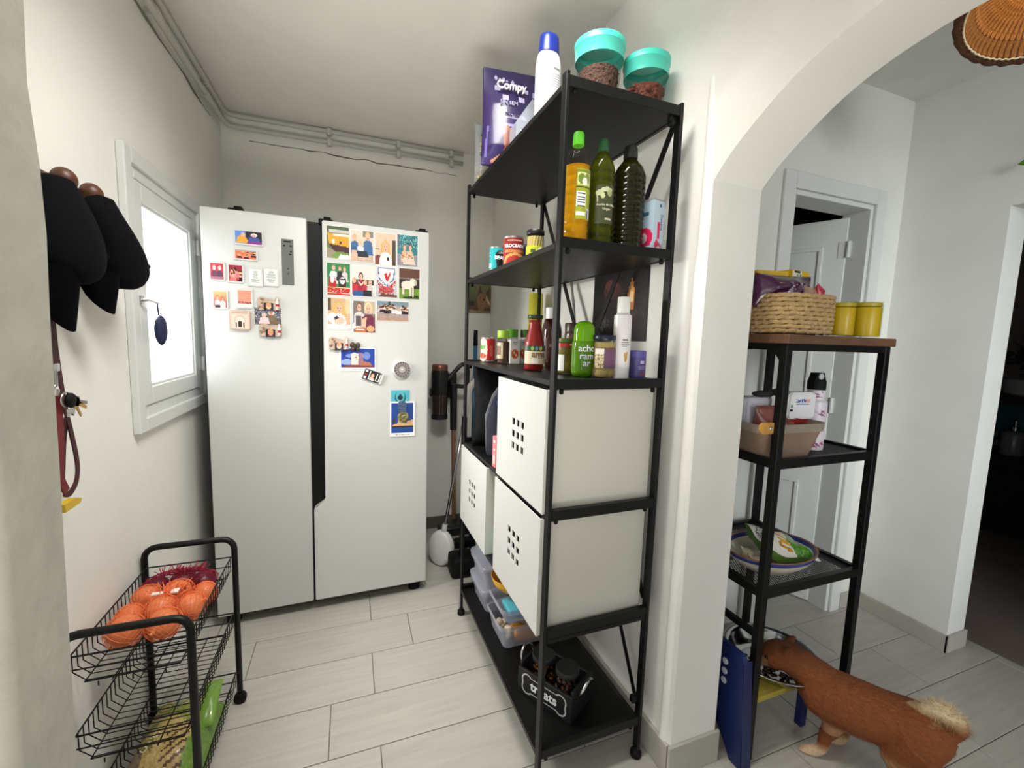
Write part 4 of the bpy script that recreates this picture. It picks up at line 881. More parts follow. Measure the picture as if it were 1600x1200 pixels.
# ------------------------------------------------------------------ second shelf: oils, box, cans
T2 = BRD[4]+.0015
def oil(label, x, y, r, h, oilc, plast, capc, group, fill, ribs, lab=None, alpha=.35):
    t = thing('oil_bottle', label, 'bottle', (x, y, T2), 0, group)
    P = [(r*.86, 0), (r*.97, .006)]; nrib = ribs
    z = .012; zt = h*.70
    for k in range(nrib):
        a = .012+(zt-.012)*k/nrib; d = (zt-.012)/nrib
        P += [(r, a), (r, a+d*.62), (r*.955, a+d*.78), (r*.955, a+d*.86)]
    P += [(r, zt), (r*.98, zt+h*.03), (r*.8, zt+h*.10), (r*.5, zt+h*.16), (r*.36, zt+h*.19), (r*.36, h-.022)]
    P2 = [(a*.95, max(b, .003)) for a, b in P if b < h*fill]
    obj('oil', lat(P2, n=28), oilc, t, 60)
    obj('plastic', lat(P, n=28, capt=True), plast, t, 60)
    obj('cap', lat([(r*.43, h-.032), (r*.43, h-.028), (r*.42, h-.006), (r*.36, h)], n=20), capc, t, 40)
    return t
OIL1 = mat('golden_oil', (236, 176, 16), .08, trans=.5, ior=1.3, emit=None)
OIL2 = mat('green_oil', (104, 98, 8), .08, trans=.35, ior=1.3)
OIL3 = mat('dark_olive_oil', (34, 30, 6), .1, coat=.4)
OG2 = 'oil bottles on the second shelf'
t = oil('clear bottle of golden oil with bright green cap, nearest the post', .553, 1.036, .0345, .283, OIL1, thin_clear('clear_bottle', (240, 236, 214), .05, .04, True), mat('bright_green_cap', (92, 196, 40), .35), OG2, .72, 8)
ops = [('bg', (156, 166, 40)), ('r', .0, .03, 1, .07, (120, 130, 30)), ('r', .06, .08, .94, .33, (206, 214, 150)), ('e', .3, .2, .2, .1, (110, 130, 40)), ('e', .66, .18, .18, .1, (120, 140, 50)), ('e', .5, .25, .16, .08, (232, 236, 216)), ('r', 0, .35, 1, .37, (60, 66, 20)), ('r', .05, .46, .6, .76, (236, 236, 230))] + [('r', .09, .48+.06*k, .56, .505+.06*k, (70, 70, 70)) for k in range(5)] + [('r', .05, .86, .6, .93, (236, 236, 230)), ('r', .68, .78, .95, .98, (236, 236, 236))] + [('r', .7+.04*k, .79, .72+.04*k, .97, (40, 40, 40)) for k in range(6)]
print_cyl('label_print', .0352, .062, .185, 240, 315, ops, t, 30, 40)
t = oil('olive green oil bottle with dark label between the two other oils', .632, 1.045, .0345, .283, OIL2, thin_clear('green_bottle', (90, 100, 24), .05, .25), mat('dark_green_cap', (22, 78, 40), .35), OG2, .80, 8)
ops = [('bg', (62, 66, 40)), ('e', .2, .2, .2, .07, (176, 180, 140)), ('e', .55, .12, .3, .06, (186, 190, 150)), ('e', .7, .2, .14, .09, (160, 166, 110)), ('e', .36, .28, .1, .08, (190, 196, 140)), ('p', [(.05, .1), (.15, .4), (.08, .45)], (190, 190, 150)), ('r', .35, .72, .95, .73, (130, 134, 100)), ('r', .5, .84, .85, .9, (190, 186, 160)), ('n', 6)]
print_cyl('label_print', .0352, .062, .160, 215, 305, ops, t, 36, 40)
for s_, z in (('Aceite de Oliva', .110), ('Virgen', .099)): lettering(s_, .0085, mat('cream_ink', (226, 222, 196), .5), t, f=on_cyl(.0354, z, 265))
t = oil('largest very dark olive oil bottle beside the gelatine box', .722, 1.05, .044, .283, OIL3, thin_clear('dark_green_bottle', (40, 40, 12), .05, .45), mat('black_green_cap', (22, 30, 20), .35), OG2, .82, 12)
t = thing('gelatine_box', 'pale blue box with crimson print reading Gelatina, right of oils', 'box', (.775, 1.003, T2), R(12))
obj('carton', bx(0, 0, 0, .042, .085, .142, bev=.0008, seg=1), mat('pale_blue_card', (176, 196, 208), .55), t)
CR = (206, 36, 84)
obj('front_print', fmap(16, 50, lambda u, v: (.001+.04*u, -.0006, .141-.14*v), [('bg', (180, 200, 212)), ('r', .5, .06, .66, .12, (50, 80, 120)), ('p', [(.1, .82), (.35, .72), (.8, .84), (.95, 1), (.4, 1)], CR), ('r', .35, .4, .6, .72, CR), ('e', .6, .9, .2, .06, (230, 200, 210))]), PRINT, t)
obj('side_print', fmap(26, 40, lambda u, v: (-.0006, .084-.083*u, .141-.14*v), [('bg', (166, 188, 200)), ('r', .3, .2, .8, .28, (60, 100, 130)), ('r', .1, .36, .5, .6, CR), ('e', .66, .7, .34, .2, CR), ('e', .62, .7, .16, .1, (232, 200, 210)), ('p', [(0, .66), (.4, .8), (.4, 1), (0, 1)], CR), ('r', .45, .84, .85, .98, (206, 206, 206))]), PRINT, t)
lettering('Gelatina', .013, mat('navy_ink', (60, 70, 130), .5), t, mtx=Matrix.Translation((.031, -.0008, .085)) @ FRONT @ Matrix.Rotation(R(-90), 4, 'Z'))
bm = B(); prism(bm, [(0, .142), (.042, .142), (.042, .144), (0, .147)], .0, .06); obj('open_flap', bm, mat('card_inside', (150, 150, 150), .7), t)
CG = 'cans and jars at the far end of the second shelf'
TEAL = (28, 160, 164)
t = can('bean_can', 'turquoise can reading BEANZ at far end of second shelf', 'can', .515, 1.56, T2, .030, .088, mat('teal_paper', TEAL, .4), [('bg', TEAL), ('r', .05, .72, .3, .95, (226, 230, 230)), ('s', .07, .74, .28, .93, (90, 110, 120), .4), ('r', .1, .2, .24, .22, (160, 220, 220)), ('r', .1, .35, .24, .37, (160, 220, 220)), ('p', [(.5, .25), (.6, .12), (.9, .12), (1, .25), (.98, 1), (.55, 1), (.52, .6)], (18, 18, 18))], CG, 150, 330)
lettering('BEANZ', .017, WHT, t, f=on_cyl(.0300, .046, 285), bold=.0006); lettering('LINI', .011, mat('cream_ink', (226, 222, 196), .5), t, f=on_cyl(.0300, .064, 280))
t = can('tomato_can', 'dark red tomato can reading TROCEADO', 'can', .528, 1.425, T2, .035, .098, mat('dark_red_paper', (146, 30, 30), .4), [('bg', (132, 26, 26)), ('r', 0, 0, .22, 1, (186, 50, 46)), ('r', .35, .07, .85, .1, (220, 180, 160)), ('e', .62, .95, .42, .36, (206, 150, 80)), ('e', .62, 1.0, .34, .3, (170, 46, 36)), ('r', .25, .45, 1, .56, (190, 120, 70)), ('n', 8)], CG, 150, 330)
lettering('TROCEADO', .0145, WHT, t, f=on_cyl(.0350, .064, 258), bold=.0005)
t = can('dark_can', 'dark blue can half hidden between red can and asparagus jar', 'can', .60, 1.46, T2, .030, .085, mat('navy_paper', (24, 52, 78), .4), [('bg', (24, 56, 84)), ('r', .2, .5, .6, .6, (60, 130, 150)), ('n', 6)], CG, 150, 330)
ASP = mat('white_asparagus', (212, 190, 120), .6)
t = jar('asparagus_jar', 'squat glass jar of pale asparagus with a black lid', 'jar', .536, 1.255, T2, [(.026, 0), (.0285, .004), (.0285, .055), (.026, .066), (.025, .076)], None, mat('black_lid', (24, 22, 20), .4), .013, .0275, CG)
bm = B()
for k in range(16):
    a = 2*math.pi*k/16; tube(bm, [(.021*math.cos(a), .021*math.sin(a), .004), (.021*math.cos(a+.35), .021*math.sin(a+.35), .066)], .005, 6)
obj('asparagus', bm, ASP, t, 60)
print_cyl('label_print', .0289, .006, .036, 170, 330, [('bg', (190, 196, 40)), ('r', .3, .3, .5, .7, (60, 80, 40)), ('e', .7, .5, .12, .4, (236, 236, 210)), ('r', 0, .8, 1, 1, (236, 236, 220))], t, 30, 12)
t = jar('small_dark_jar', 'small dark jar behind the asparagus jar, partly behind shelf brace', 'jar', .70, 1.36, T2, [(.026, 0), (.027, .05), (.024, .062)], mat('dark_preserve', (62, 40, 30), .4), mat('black_lid', (24, 22, 20)), .012, .026, CG)
t = jar('small_dark_jar', 'small teal lidded jar behind near post on second shelf', 'jar', .66, 1.19, T2, [(.026, 0), (.027, .05), (.024, .062)], mat('dark_preserve', (62, 40, 30), .4), mat('teal_lid', (40, 80, 86), .4), .012, .026, CG)

# ------------------------------------------------------------------ third shelf: sauces and jars
T3 = BRD[3]+.0015
SG = 'jars and bottles on the sauce shelf'
KR = (186, 32, 34)
t = can('soup_can', 'small red can with cream and green label, far end of sauce shelf', 'can', .557, 1.785, T3, .032, .104, mat('red_paper', KR, .4), [('bg', KR), ('p', [(.12, 0), (.5, 0), (.56, .5), (.5, 1), (.1, 1)], (226, 220, 196)), ('e', .3, .35, .15, .16, (96, 160, 60)), ('e', .32, .8, .18, .14, (206, 80, 50)), ('r', .26, .2, .46, .3, (240, 236, 220)), ('r', .66, .3, .8, .8, (206, 90, 80)), ('n', 6)], SG, 150, 330)
t = jar('spice_jar', 'brown spice jar with bright lime green lid on the sauce shelf', 'jar', .590, 1.68, T3, [(.024, 0), (.025, .003), (.025, .092), (.022, .1), (.022, .108)], mat('ground_spice', (92, 58, 40), .7, var=.2, vscale=90), mat('lime_lid', (160, 206, 50), .35), .03, .0245, SG)
print_cyl('label_print', .0254, .02, .085, 150, 250, [('bg', (206, 190, 160)), ('r', .2, .2, .8, .8, (120, 84, 60)), ('n', 8)], t, 14, 14)
for k, (x, y) in enumerate(((.66, 1.77), (.725, 1.76))):
    t = jar('spice_jar', ('dark green lidded spice jar behind the pizza cartons, left one', 'dark green lidded spice jar behind the pizza cartons, right one')[k], 'jar', x, y, T3, [(.026, 0), (.027, .003), (.027, .1), (.025, .112)], mat('ground_spice', (92, 58, 40)), GREENLID if k == 0 else mat('forest_lid', (56, 110, 36), .4), .034, .027, SG)
for k, (x, y) in enumerate(((.628, 1.64), (.672, 1.655))):
    t = thing('white_carton', ('white carton with pizza picture behind the tomato bottle, left one', 'white carton with pizza picture behind the tomato bottle, right one')[k], 'carton', (x, y, T3), R(-8), 'white cartons on the sauce shelf')
    obj('carton', bx(-.0205, 0, 0, .0205, .06, .100, bev=.0008, seg=1), mat('white_card', (224, 222, 218), .55), t)
    obj('front_print', fmap(20, 40, lambda u, v: (-.0195+.039*u, -.0006, .099-.098*v), [('bg', (228, 226, 222)), ('r', .25, .1, .75, .14, (170, 160, 160)), ('r', .3, .2, .7, .22, (190, 180, 180)), ('e', .5, .6, .4, .2, (214, 130, 70)), ('e', .5, .6, .32, .16, (190, 70, 44)), ('e', .4, .55, .1, .05, (232, 200, 130)), ('e', .6, .64, .1, .05, (230, 196, 130)), ('e', .5, .52, .05, .03, (90, 120, 50)), ('n', 6)]), PRINT, t)
TOM = mat('tomato_sauce', (150, 22, 10), .35, var=.15, vscale=80)
t = jar('tomato_bottle', 'tall glass bottle of red tomato sauce with cream label', 'bottle', .580, 1.335, T3, catmull([(.034, 0), (.0365, .004), (.0365, .085), (.033, .105), (.025, .135), (.0215, .155), (.0215, .165), (.024, .17), (.024, .176)], 3), TOM, mat('dark_green_lid', (36, 52, 36), .4), .011, .026, SG, fill=.985)
print_cyl('label_print', .0370, .022, .082, 190, 345, [('bg', (214, 200, 170)), ('r', 0, 0, 1, .28, (44, 70, 44)), ('e', .3, .14, .06, .1, (150, 180, 70)), ('e', .45, .14, .06, .1, (90, 150, 160)), ('e', .6, .14, .06, .1, (190, 190, 80)), ('r', .25, .68, .7, .72, (150, 120, 90)), ('r', .3, .55, .5, .95, (232, 228, 214)), ('n', 5)], t, 48, 24)
lettering('ama', .03, mat('umber_ink', (132, 96, 62), .5), t, f=on_cyl(.0372, .054, 272), bold=.0008)
t = thing('brown_bottle', 'dark brown bottle with a white cap behind the near post', 'bottle', (.722, 1.50, T3), 0, SG)
obj('bottle_body', lat(catmull([(.036, 0), (.039, .005), (.039, .12), (.036, .15), (.026, .18), (.02, .187)], 4), n=26), mat('brown_glass', (58, 22, 16), .08, coat=.6), t, 60)
obj('cap', lat([(.026, .182), (.026, .222), (.022, .225)], n=26), WHITEP, t, 40)
print_cyl('label_print', .0394, .03, .11, 190, 330, [('bg', (70, 30, 26)), ('r', .3, .3, .7, .4, (150, 110, 90)), ('n', 6)], t, 20, 14)
t = thing('brown_jar', 'short brown jar between near post and green bottle', 'jar', (.772, 1.42, T3), 0, SG)
obj('jar_body', lat(catmull([(.03, 0), (.032, .004), (.032, .12), (.029, .135)], 3), n=24), mat('brown_plastic', (72, 46, 30), .3, coat=.3), t, 60)
obj('lid', lat([(.032, .135), (.032, .162), (.03, .166)], n=24), mat('brown_lid', (60, 40, 26), .35), t, 40)
print_cyl('label_print', .0324, .06, .12, 190, 330, [('bg', (96, 66, 40)), ('e', .5, .5, .2, .35, (170, 140, 100))], t, 16, 12)
PK = mat('gherkin_jar', (128, 110, 36), .4, var=.2, vscale=60)
t = jar('gherkin_jar', 'gherkin jar with a red band beside the green pump bottle', 'jar', .628, 1.20, T3, catmull([(.026, 0), (.028, .004), (.028, .03), (.0265, .034), (.0265, .06), (.028, .066), (.028, .09), (.025, .1)], 2), PK, mat('green_jar_lid', (84, 104, 40), .4), .014, .028, SG, fill=1)
print_cyl('label_print', .0286, .083, .095, 190, 345, [('bg', KR), ('r', .5, .3, .8, .6, (236, 220, 214))], t, 20, 5)
print_cyl('label_print', .0284, .01, .06, 180, 235, [('bg', (232, 232, 226)), ('n', 5)], t, 8, 8)
GRN = thin_clear('lime_translucent', (126, 190, 24), .12, .62)
t = thing('green_pump_bottle', 'translucent lime green pump bottle with white lettering', 'bottle', (.642, 1.115, T3), 0, SG)
obj('bottle_body', lat(catmull([(.026, 0), (.033, .008), (.0345, .02), (.0345, .085), (.033, .1), (.0315, .103)], 4), n=28), mat('lime_liquid', (104, 160, 20), .12, trans=.4, ior=1.2, coat=.5), t, 60)
obj('dome_cap', lat(catmull([(.0305, .1), (.0305, .13), (.027, .148), (.018, .158), (.004, .162)], 4), n=28, capb=False), GRN, t, 60)
bm = B(); lathe(bm, [(.02, .104), (.02, .122), (.012, .126), (.012, .14), (.008, .142), (.008, .152)], n=16); obj('pump', bm, mat('pump_green', (120, 176, 40), .35), t, 50)
obj('dip_tube', tube(B(), [(0, 0, .1), (.004, -.002, .05), (.01, -.006, .012)], .0025, 6), mat('pump_green', (120, 176, 40)), t, 180)
for s_, z in (('acho', .082), ('ram', .060), ('ar', .04)): lettering(s_, .027, WHT, t, f=on_cyl(.0348, z, 258), bold=.0004)
MUS = mat('wholegrain_mustard', (190, 164, 96), .5, bump=.3, bscale=300, var=.3, vscale=300)
t = jar('mustard_jar', 'jar of wholegrain mustard with navy lid and purple label', 'jar', .687, 1.075, T3, catmull([(.031, 0), (.035, .005), (.036, .022), (.0335, .027), (.0335, .085), (.0355, .09), (.034, .105), (.029, .112)], 2), MUS, mat('navy_lid', (22, 26, 50), .35), .014, .033, SG, fill=.97)
print_cyl('label_print', .0342, .029, .084, 190, 350, [('bg', (112, 74, 100)), ('r', 0, 0, .3, 1, (226, 210, 170)), ('r', 0, 0, .3, .3, (236, 232, 220)), ('s', 0, .3, .3, 1, (150, 110, 60), .3), ('r', .3, .55, 1, .57, (140, 100, 120)), ('n', 5)], t, 40, 20)
bm = B(); box(bm, -.006, -.008, .0, .006, .004, .004); box(bm, -.034, -.006, .0, -.03, .006, .04)
t = thing('spray_bottle', 'slim white spray can with golden wheat motif, next to mustard', 'bottle', (.733, 1.058, T3), 0, SG)
obj('can_body', lat(catmull([(.0235, 0), (.025, .003), (.025, .165), (.0235, .175), (.018, .186)], 3), n=28), mat('satin_white', (226, 222, 222), .3), t, 60)
obj('cap', lat([(.0175, .184), (.0178, .188), (.0178, .228), (.0165, .231)], n=24), mat('cap_white', (232, 230, 226), .4), t, 40)
ops = [('bg', (227, 223, 223)), ('r', .25, .22, .6, .25, (60, 56, 60)), ('r', .18, .3, .7, .32, (110, 104, 106)), ('r', .18, .36, .74, .375, (110, 104, 106)), ('r', .22, .41, .6, .422, (150, 144, 146)), ('r', .49, .62, .52, .98, (186, 140, 70))]
for k in range(7): ops += [('e', .42+.01*k, .60+.035*k, .06, .022, (206, 150, 60)), ('e', .58-.01*k, .58+.035*k, .06, .022, (196, 140, 56))]
print_cyl('label_print', .0253, .03, .135, 215, 320, ops, t, 40, 50)
t = thing('purple_jar', 'small purple tub with pale lettering at right end of sauce shelf', 'jar', (.800, 1.068, T3), 0, SG)
obj('jar_body', lat([(.0225, 0), (.0235, .003), (.0235, .058), (.0228, .060)], n=28), mat('purple_plastic', (88, 80, 140), .35), t, 50)
obj('lid', lat([(.0235, .060), (.0238, .062), (.0238, .078), (.022, .08)], n=28), mat('purple_lid', (96, 90, 156), .35), t, 40)
print_cyl('label_print', .0238, .006, .056, 215, 330, [('bg', (88, 80, 140)), ('r', .35, .1, .6, .3, (200, 196, 226)), ('r', .2, .42, .8, .48, (150, 146, 190)), ('r', .25, .56, .7, .6, (150, 146, 190)), ('r', .3, .78, .9, .95, (150, 60, 80)), ('n', 5)], t, 30, 18)

# ------------------------------------------------------------------ fourth level far end: iron, black bag, pink box
T4 = BRD[2]+.0015
t = thing('steam_iron', 'grey and blue steam iron standing on its heel beside upper box', 'iron', (.545, 1.565, T4), R(-14))
IR = mat('iron_grey', (56, 62, 78), .35, coat=.2); IB = mat('iron_blue', (30, 64, 170), .35)
bm = B(); prism(bm, [(-.05, .012), (-.055, .16), (-.03, .24), (0, .285), (.03, .24), (.055, .16), (.05, .012)], .05, .058, 'y'); obj('soleplate', bm, STEEL, t)
bm = B(); prism(bm, [(-.048, .0), (-.052, .15), (-.028, .23), (0, .272), (.028, .23), (.052, .15), (.048, .0)], .008, .05, 'y'); bmesh.ops.bevel(bm, geom=bm.edges[:], offset=.008, segments=2, affect='EDGES'); obj('iron_body', bm, IR, t, 40)
obj('handle', tube(B(), catmull([(0, .02, .245), (0, -.03, .225), (0, -.05, .17), (0, -.052, .09), (0, -.03, .03), (0, .02, .012)], 5), .014, 12), IR, t, 180)
bm = B(); blob(bm, (0, -.012, .22), (.016, .02, .016), 2); blob(bm, (0, -.062, .17), (.008, .008, .018), 2); obj('buttons', bm, IB, t, 180)
t = thing('black_bag', 'bulging black bag filling the back of the ironing level', 'bag', (.625, 1.77, T4), R(2))
bm = pillow(B(), .27, .345, .15, 12, 14, .012, 21); obj('bag_body', bm, mat('black_nylon', (6, 6, 7), .7, spec=.2, bump=.3, bscale=20), t, 180)
t = thing('pink_box', 'slim salmon pink box standing between iron and upper white box', 'box', (.505, 1.435, T4), R(8))
obj('carton', bx(-.018, 0, 0, .06, .028, .115, bev=.001, seg=1), mat('salmon_card', (226, 112, 116), .55), t)
obj('front_print', fmap(8, 20, lambda u, v: (-.0186, .027-.026*u, .113-.11*v), [('bg', (230, 118, 122)), ('r', .2, .1, .8, .2, (240, 210, 206)), ('r', .2, .4, .8, .44, (240, 210, 206)), ('r', .2, .6, .7, .9, (240, 200, 196)), ('n', 6)]), PRINT, t)
# turquoise basket beside the lower boxes
T5 = BRD[1]+.0015
t = thing('turquoise_basket', 'turquoise plastic basket squeezed between the two lower white boxes', 'basket', (.51, 1.397, T5))
bm = B(); TB = mat('turquoise_basket', (110, 196, 200), .4)
for z0, z1 in ((0, .012), (.028, .04), (.07, .092)):
    for q in ((0, 0, .16, .003), (0, .079, .16, .082), (0, .003, .003, .079), (.157, .003, .16, .079)): box(bm, q[0], q[1], z0, q[2], q[3], z1)
for k in range(12):
    for yy in (0, .079): box(bm, .004+.0135*k, yy, .012, .009+.0135*k, yy+.003, .07)
for k in range(6):
    for xx in (0, .157): box(bm, xx, .006+.0125*k, .012, xx+.003, .011+.0125*k, .07)
box(bm, 0, 0, -.0, .16, .082, .002); obj('basket_lattice', bm, TB, t)
bm = B(); rl = random.Random(2)
for k in range(18): blob(bm, (rl.uniform(.02, .14), rl.uniform(.02, .062), .03+rl.uniform(0, .04)), (.016, .013, .012), 1, (rl.random()*3, 0, rl.random()*3))
o = obj('pegs', bm, mat('teal_pegs', (70, 140, 146), .5), t); o['kind'] = 'stuff'

# ------------------------------------------------------------------ bottom level
T1 = BRD[0]+.0015
def binbox(label, x, y, z, w, l, h, lid=True):
    t = thing('clear_bin', label, 'bin', (x, y, z), R(1), 'clear plastic bins on the bottom shelf')
    bm = B(); P0 = rrect(-w/2*.88, -l/2*.9, w/2*.88, l/2*.9, .02, 4); P1 = rrect(-w/2, -l/2, w/2, l/2, .025, 4); P2 = rrect(-w/2-.008, -l/2-.008, w/2+.008, l/2+.008, .03, 4)
    rings = [[bm.verts.new((a, b, zz)) for a, b in P] for P, zz in ((P0, 0.0), (P1, h-.02), (P2, h-.018), (P2, h))]
    for a, b in zip(rings, rings[1:]):
        for k in range(len(a)): bm.faces.new((a[k], a[(k+1) % len(a)], b[(k+1) % len(a)], b[k]))
    bm.faces.new(rings[0]); obj('bin_shell', bm, BINP, t, 40)
    if lid:
        bm = B(); prism(bm, rrect(-w/2-.010, -l/2-.010, w/2+.010, l/2+.010, .03, 4), h-.006, h+.006, 'z'); bmesh.ops.bevel(bm, geom=bm.edges[:], offset=.002, segments=1, affect='EDGES'); obj('lid', bm, BINP, t)
    return t
binbox('lower bluish clear bin at the far end of bottom shelf', .63, 1.735, T1, .22, .20, .095)
tt = binbox('upper bluish clear bin stacked on the far lower bin', .63, 1.735, T1+.1025, .22, .20, .095)
bm = B(); rl = random.Random(3)
for k in range(8): blob(bm, (rl.uniform(-.07, .07), rl.uniform(-.06, .06), .03), (.03, .03, .02), 1)
o = obj('dim_contents', bm, mat('mauve_contents', (140, 120, 140), .7), tt); o['kind'] = 'stuff'
tt = binbox('nearer clear bin holding pale toys and orange packet', .632, 1.50, T1, .22, .185, .095, lid=False)
bm = B(); rl = random.Random(6)
for k in range(9): blob(bm, (-.075+rl.uniform(-.01, .02), -.06+rl.uniform(-.01, .10), .018+rl.random()*.03), (.014, .016, .014), 2)
o = obj('pale_pieces', bm, mat('cream_pieces', (222, 206, 180), .6), tt, 180); o['kind'] = 'stuff'
obj('orange_packet', bx(-.05, -.075, .004, .08, -.01, .045, bev=.008), mat('orange_packet', (226, 150, 30), .4, var=.2, vscale=30), tt, 60)
bm = lat([(.05, 0), (.058, .02), (.06, .024), (.052, .024)], (.035, .0, .05), 24); obj('grey_dish', bm, mat('grey_dish', (150, 156, 150), .4), tt, 60)
tt = binbox('clear tub standing on top of the nearer bin below yellow bowl', .632, 1.505, T1+.0955, .20, .175, .058, lid=False)
obj('blue_packet', bx(-.07, -.065, .006, .04, .03, .032, bev=.008), mat('cyan_film', (90, 190, 210), .3, coat=.3), tt, 60)
t = thing('yellow_bowl', 'bright yellow plastic bowl resting on the nearer clear bins', 'bowl', (.604, 1.545, T1+.155), 0)
obj('bowl_shell', lat(catmull([(.03, 0), (.045, .003), (.07, .03), (.078, .055), (.08, .058), (.077, .058), (.066, .032), (.042, .008), (.003, .006)], 3), n=32), mat('yellow_bowl', (240, 178, 20), .35), t, 60)
# treats crate with two jars
CRW = mat('black_painted_wood', (20, 19, 19), .55, var=.2, vscale=30)
CRX, CRY, CRR = .515, 1.222, R(-59)
t = thing('treats_crate', 'black wooden crate lettered treats inside a white bone outline', 'crate', (CRX, CRY, T1), CRR)
CW, CD_, CH = .205, .135, .088
obj('front_board', bx(0, 0, 0, CW, .009, CH, bev=.001, seg=1), CRW, t); obj('back_board', bx(0, CD_-.009, 0, CW, CD_, CH, bev=.001, seg=1), CRW, t)
obj('end_board', bx(0, .009, 0, .009, CD_-.009, CH+.012, bev=.001, seg=1), CRW, t); obj('end_board', bx(CW-.009, .009, 0, CW, CD_-.009, CH+.012, bev=.001, seg=1), CRW, t)
obj('bottom_board', bx(.009, .009, 0, CW-.009, CD_-.009, .006), CRW, t)
for x_, d in ((-.004, -1), (CW+.004, 1)):
    obj('rope_handle', tube(B(), catmull([(x_, .035, CH-.012), (x_+d*.012, .038, CH+.01), (x_+d*.016, CD_/2, CH+.03), (x_+d*.012, CD_-.038, CH+.01), (x_, CD_-.035, CH-.012)], 5), .0045, 8), STEEL, t, 180)
# bone outline
def bone(o):
    P = []
    for cx, cy, a0, a1 in ((.084, .016, -60, 130), (.084, -.016, -130, 60)): pass
    r_ = .0185+o; bw, bh = .064, .0135
    seq = [(bw, bh, -25, 140), (-bw, bh, 40, 205), (-bw, -bh, 155, 320), (bw, -bh, 220, 385)]
    for cx, cy, a0, a1 in seq:
        for k in range(9):
            a = R(a0+(a1-a0)*k/8); P.append((cx+r_*math.cos(a), cy+r_*math.sin(a)))
    return P
bm = B(); A = bone(.0035); Bq = bone(-.0015)
va = [bm.verts.new((CW/2+a, -.0008, CH*.5+b)) for a, b in A]; vb = [bm.verts.new((CW/2+a, -.0008, CH*.5+b)) for a, b in Bq]
for k in range(len(va)): bm.faces.new((va[k], va[(k+1) % len(va)], vb[(k+1) % len(va)], vb[k]))
bmesh.ops.solidify(bm, geom=bm.faces[:], thickness=.0006); obj('bone_outline', bm, WHT, t)
lettering('treats', .043, WHT, t, mtx=front(CW/2, -.0009, CH*.5+.001), bold=.0012)
def treat_jar(label, lx, ly, cont):
    m = Matrix.Rotation(CRR, 4, 'Z') @ Vector((lx, ly, 0)); t = thing('treat_jar', label, 'jar', (CRX+m.x, CRY+m.y, T1+.0075), CRR, 'square glass jars in the treats crate')
    obj('glass', lathe(B(), catmull([(.034, 0), (.041, .004), (.0415, .075), (.037, .09), (.033, .098)], 2), n=28, sq=6), thin_clear('jar_glass', (226, 224, 216), .05, .06, True), t, 60)
    bm = B(); rl = random.Random(int(lx*999))
    for k in range(46): tube(bm, [(p := Vector((rl.uniform(-.026, .026), rl.uniform(-.026, .026), .006+rl.random()*.066))), p+Vector((rl.uniform(-.012, .012), rl.uniform(-.012, .012), rl.uniform(-.003, .012)))], .004, 5)
    o = obj('treats', bm, cont, t, 60); o['kind'] = 'stuff'
    obj('lid', lat([(.036, .096), (.038, .098), (.038, .112), (.036, .115), (.034, .1145)], n=30), mat('lid_black', (26, 26, 26), .5), t, 40)
treat_jar('square jar of mixed treats with black lid, further in crate', .056, .066, mat('mixed_treats', (176, 112, 58), .7, var=.5, vscale=60))
treat_jar('square jar of dark treats with black lid, nearer in crate', .148, .066, mat('dark_treats', (110, 72, 50), .7, var=.4, vscale=60))
# ------------------------------------------------------------------ things on the walls behind the unit
t = thing('wall_poster', 'dark poster with a candle flame on the wall behind sauce shelf', 'poster', (XR-.0025, 1.315, 1.50))
obj('sheet', bx(0, -.165, -.195, .0015, .165, .20), mat('poster_back', (20, 18, 18), .5), t)
ops = [('g', (16, 16, 18), (22, 20, 20)), ('p', [(.5, .3), (.9, .2), (1, .6), (.96, 1), (.55, 1)], (30, 22, 18)), ('e', .38, .55, .16, .08, (70, 40, 36)), ('e', .36, .5, .12, .05, (96, 50, 44)), ('e', .2, .84, .14, .06, (84, 78, 76)), ('e', .14, .9, .1, .05, (110, 104, 100)), ('e', .22, .78, .05, .04, (70, 66, 64)), ('s', .1, .74, .4, .96, (24, 22, 22), .35), ('s', .4, .55, .95, .8, (52, 38, 30), .25),
       ('p', [(.68, .66), (.66, .6), (.73, .46), (.79, .6), (.77, .66)], (226, 150, 80)), ('p', [(.7, .66), (.69, .62), (.73, .53), (.76, .62), (.75, .66)], (250, 214, 150)), ('r', .68, .66, .77, .74, (190, 120, 66)), ('e', .73, .76, .16, .025, (56, 42, 36)), ('r', .62, .78, .84, .8, (40, 30, 26)), ('e', .55, .2, .02, .025, (200, 196, 190)), ('e', .55, .2, .011, .015, (20, 18, 18)), ('n', 7)]
obj('picture', fmap(50, 60, lambda u, v: (-.0004, .165-.33*u, .20-.395*v), ops), PRINT, t)
t = thing('animal_picture', 'small picture of a brown eared animal head on the back wall', 'picture', (.826, YB-.0045, 1.557))
obj('board', bx(-.090, 0, -.098, .090, .004, .098), mat('picture_edge', (120, 116, 96), .6), t)
ops = [('g', (128, 134, 92), (70, 60, 44)), ('s', 0, 0, 1, .6, (96, 110, 66), .3), ('p', [(.34, .4), (.4, .06), (.52, .36)], (92, 62, 46)), ('p', [(.62, .36), (.8, .1), (.78, .44)], (96, 66, 48)), ('p', [(.26, 1), (.3, .5), (.42, .32), (.68, .34), (.8, .56), (.92, .74), (.84, .84), (.62, .8), (.56, 1)], (142, 106, 74)), ('p', [(.66, .4), (.76, .56), (.86, .74), (.78, .7), (.66, .56)], (210, 180, 140)), ('e', .58, .54, .04, .03, BK), ('e', .88, .76, .04, .04, BK), ('p', [(0, .78), (.3, .6), (.4, 1), (0, 1)], (96, 70, 50)), ('r', 0, .6, .2, .75, (50, 46, 40)), ('p', [(0, .9), (1, .94), (1, 1), (0, 1)], (150, 126, 90)), ('n', 12)]
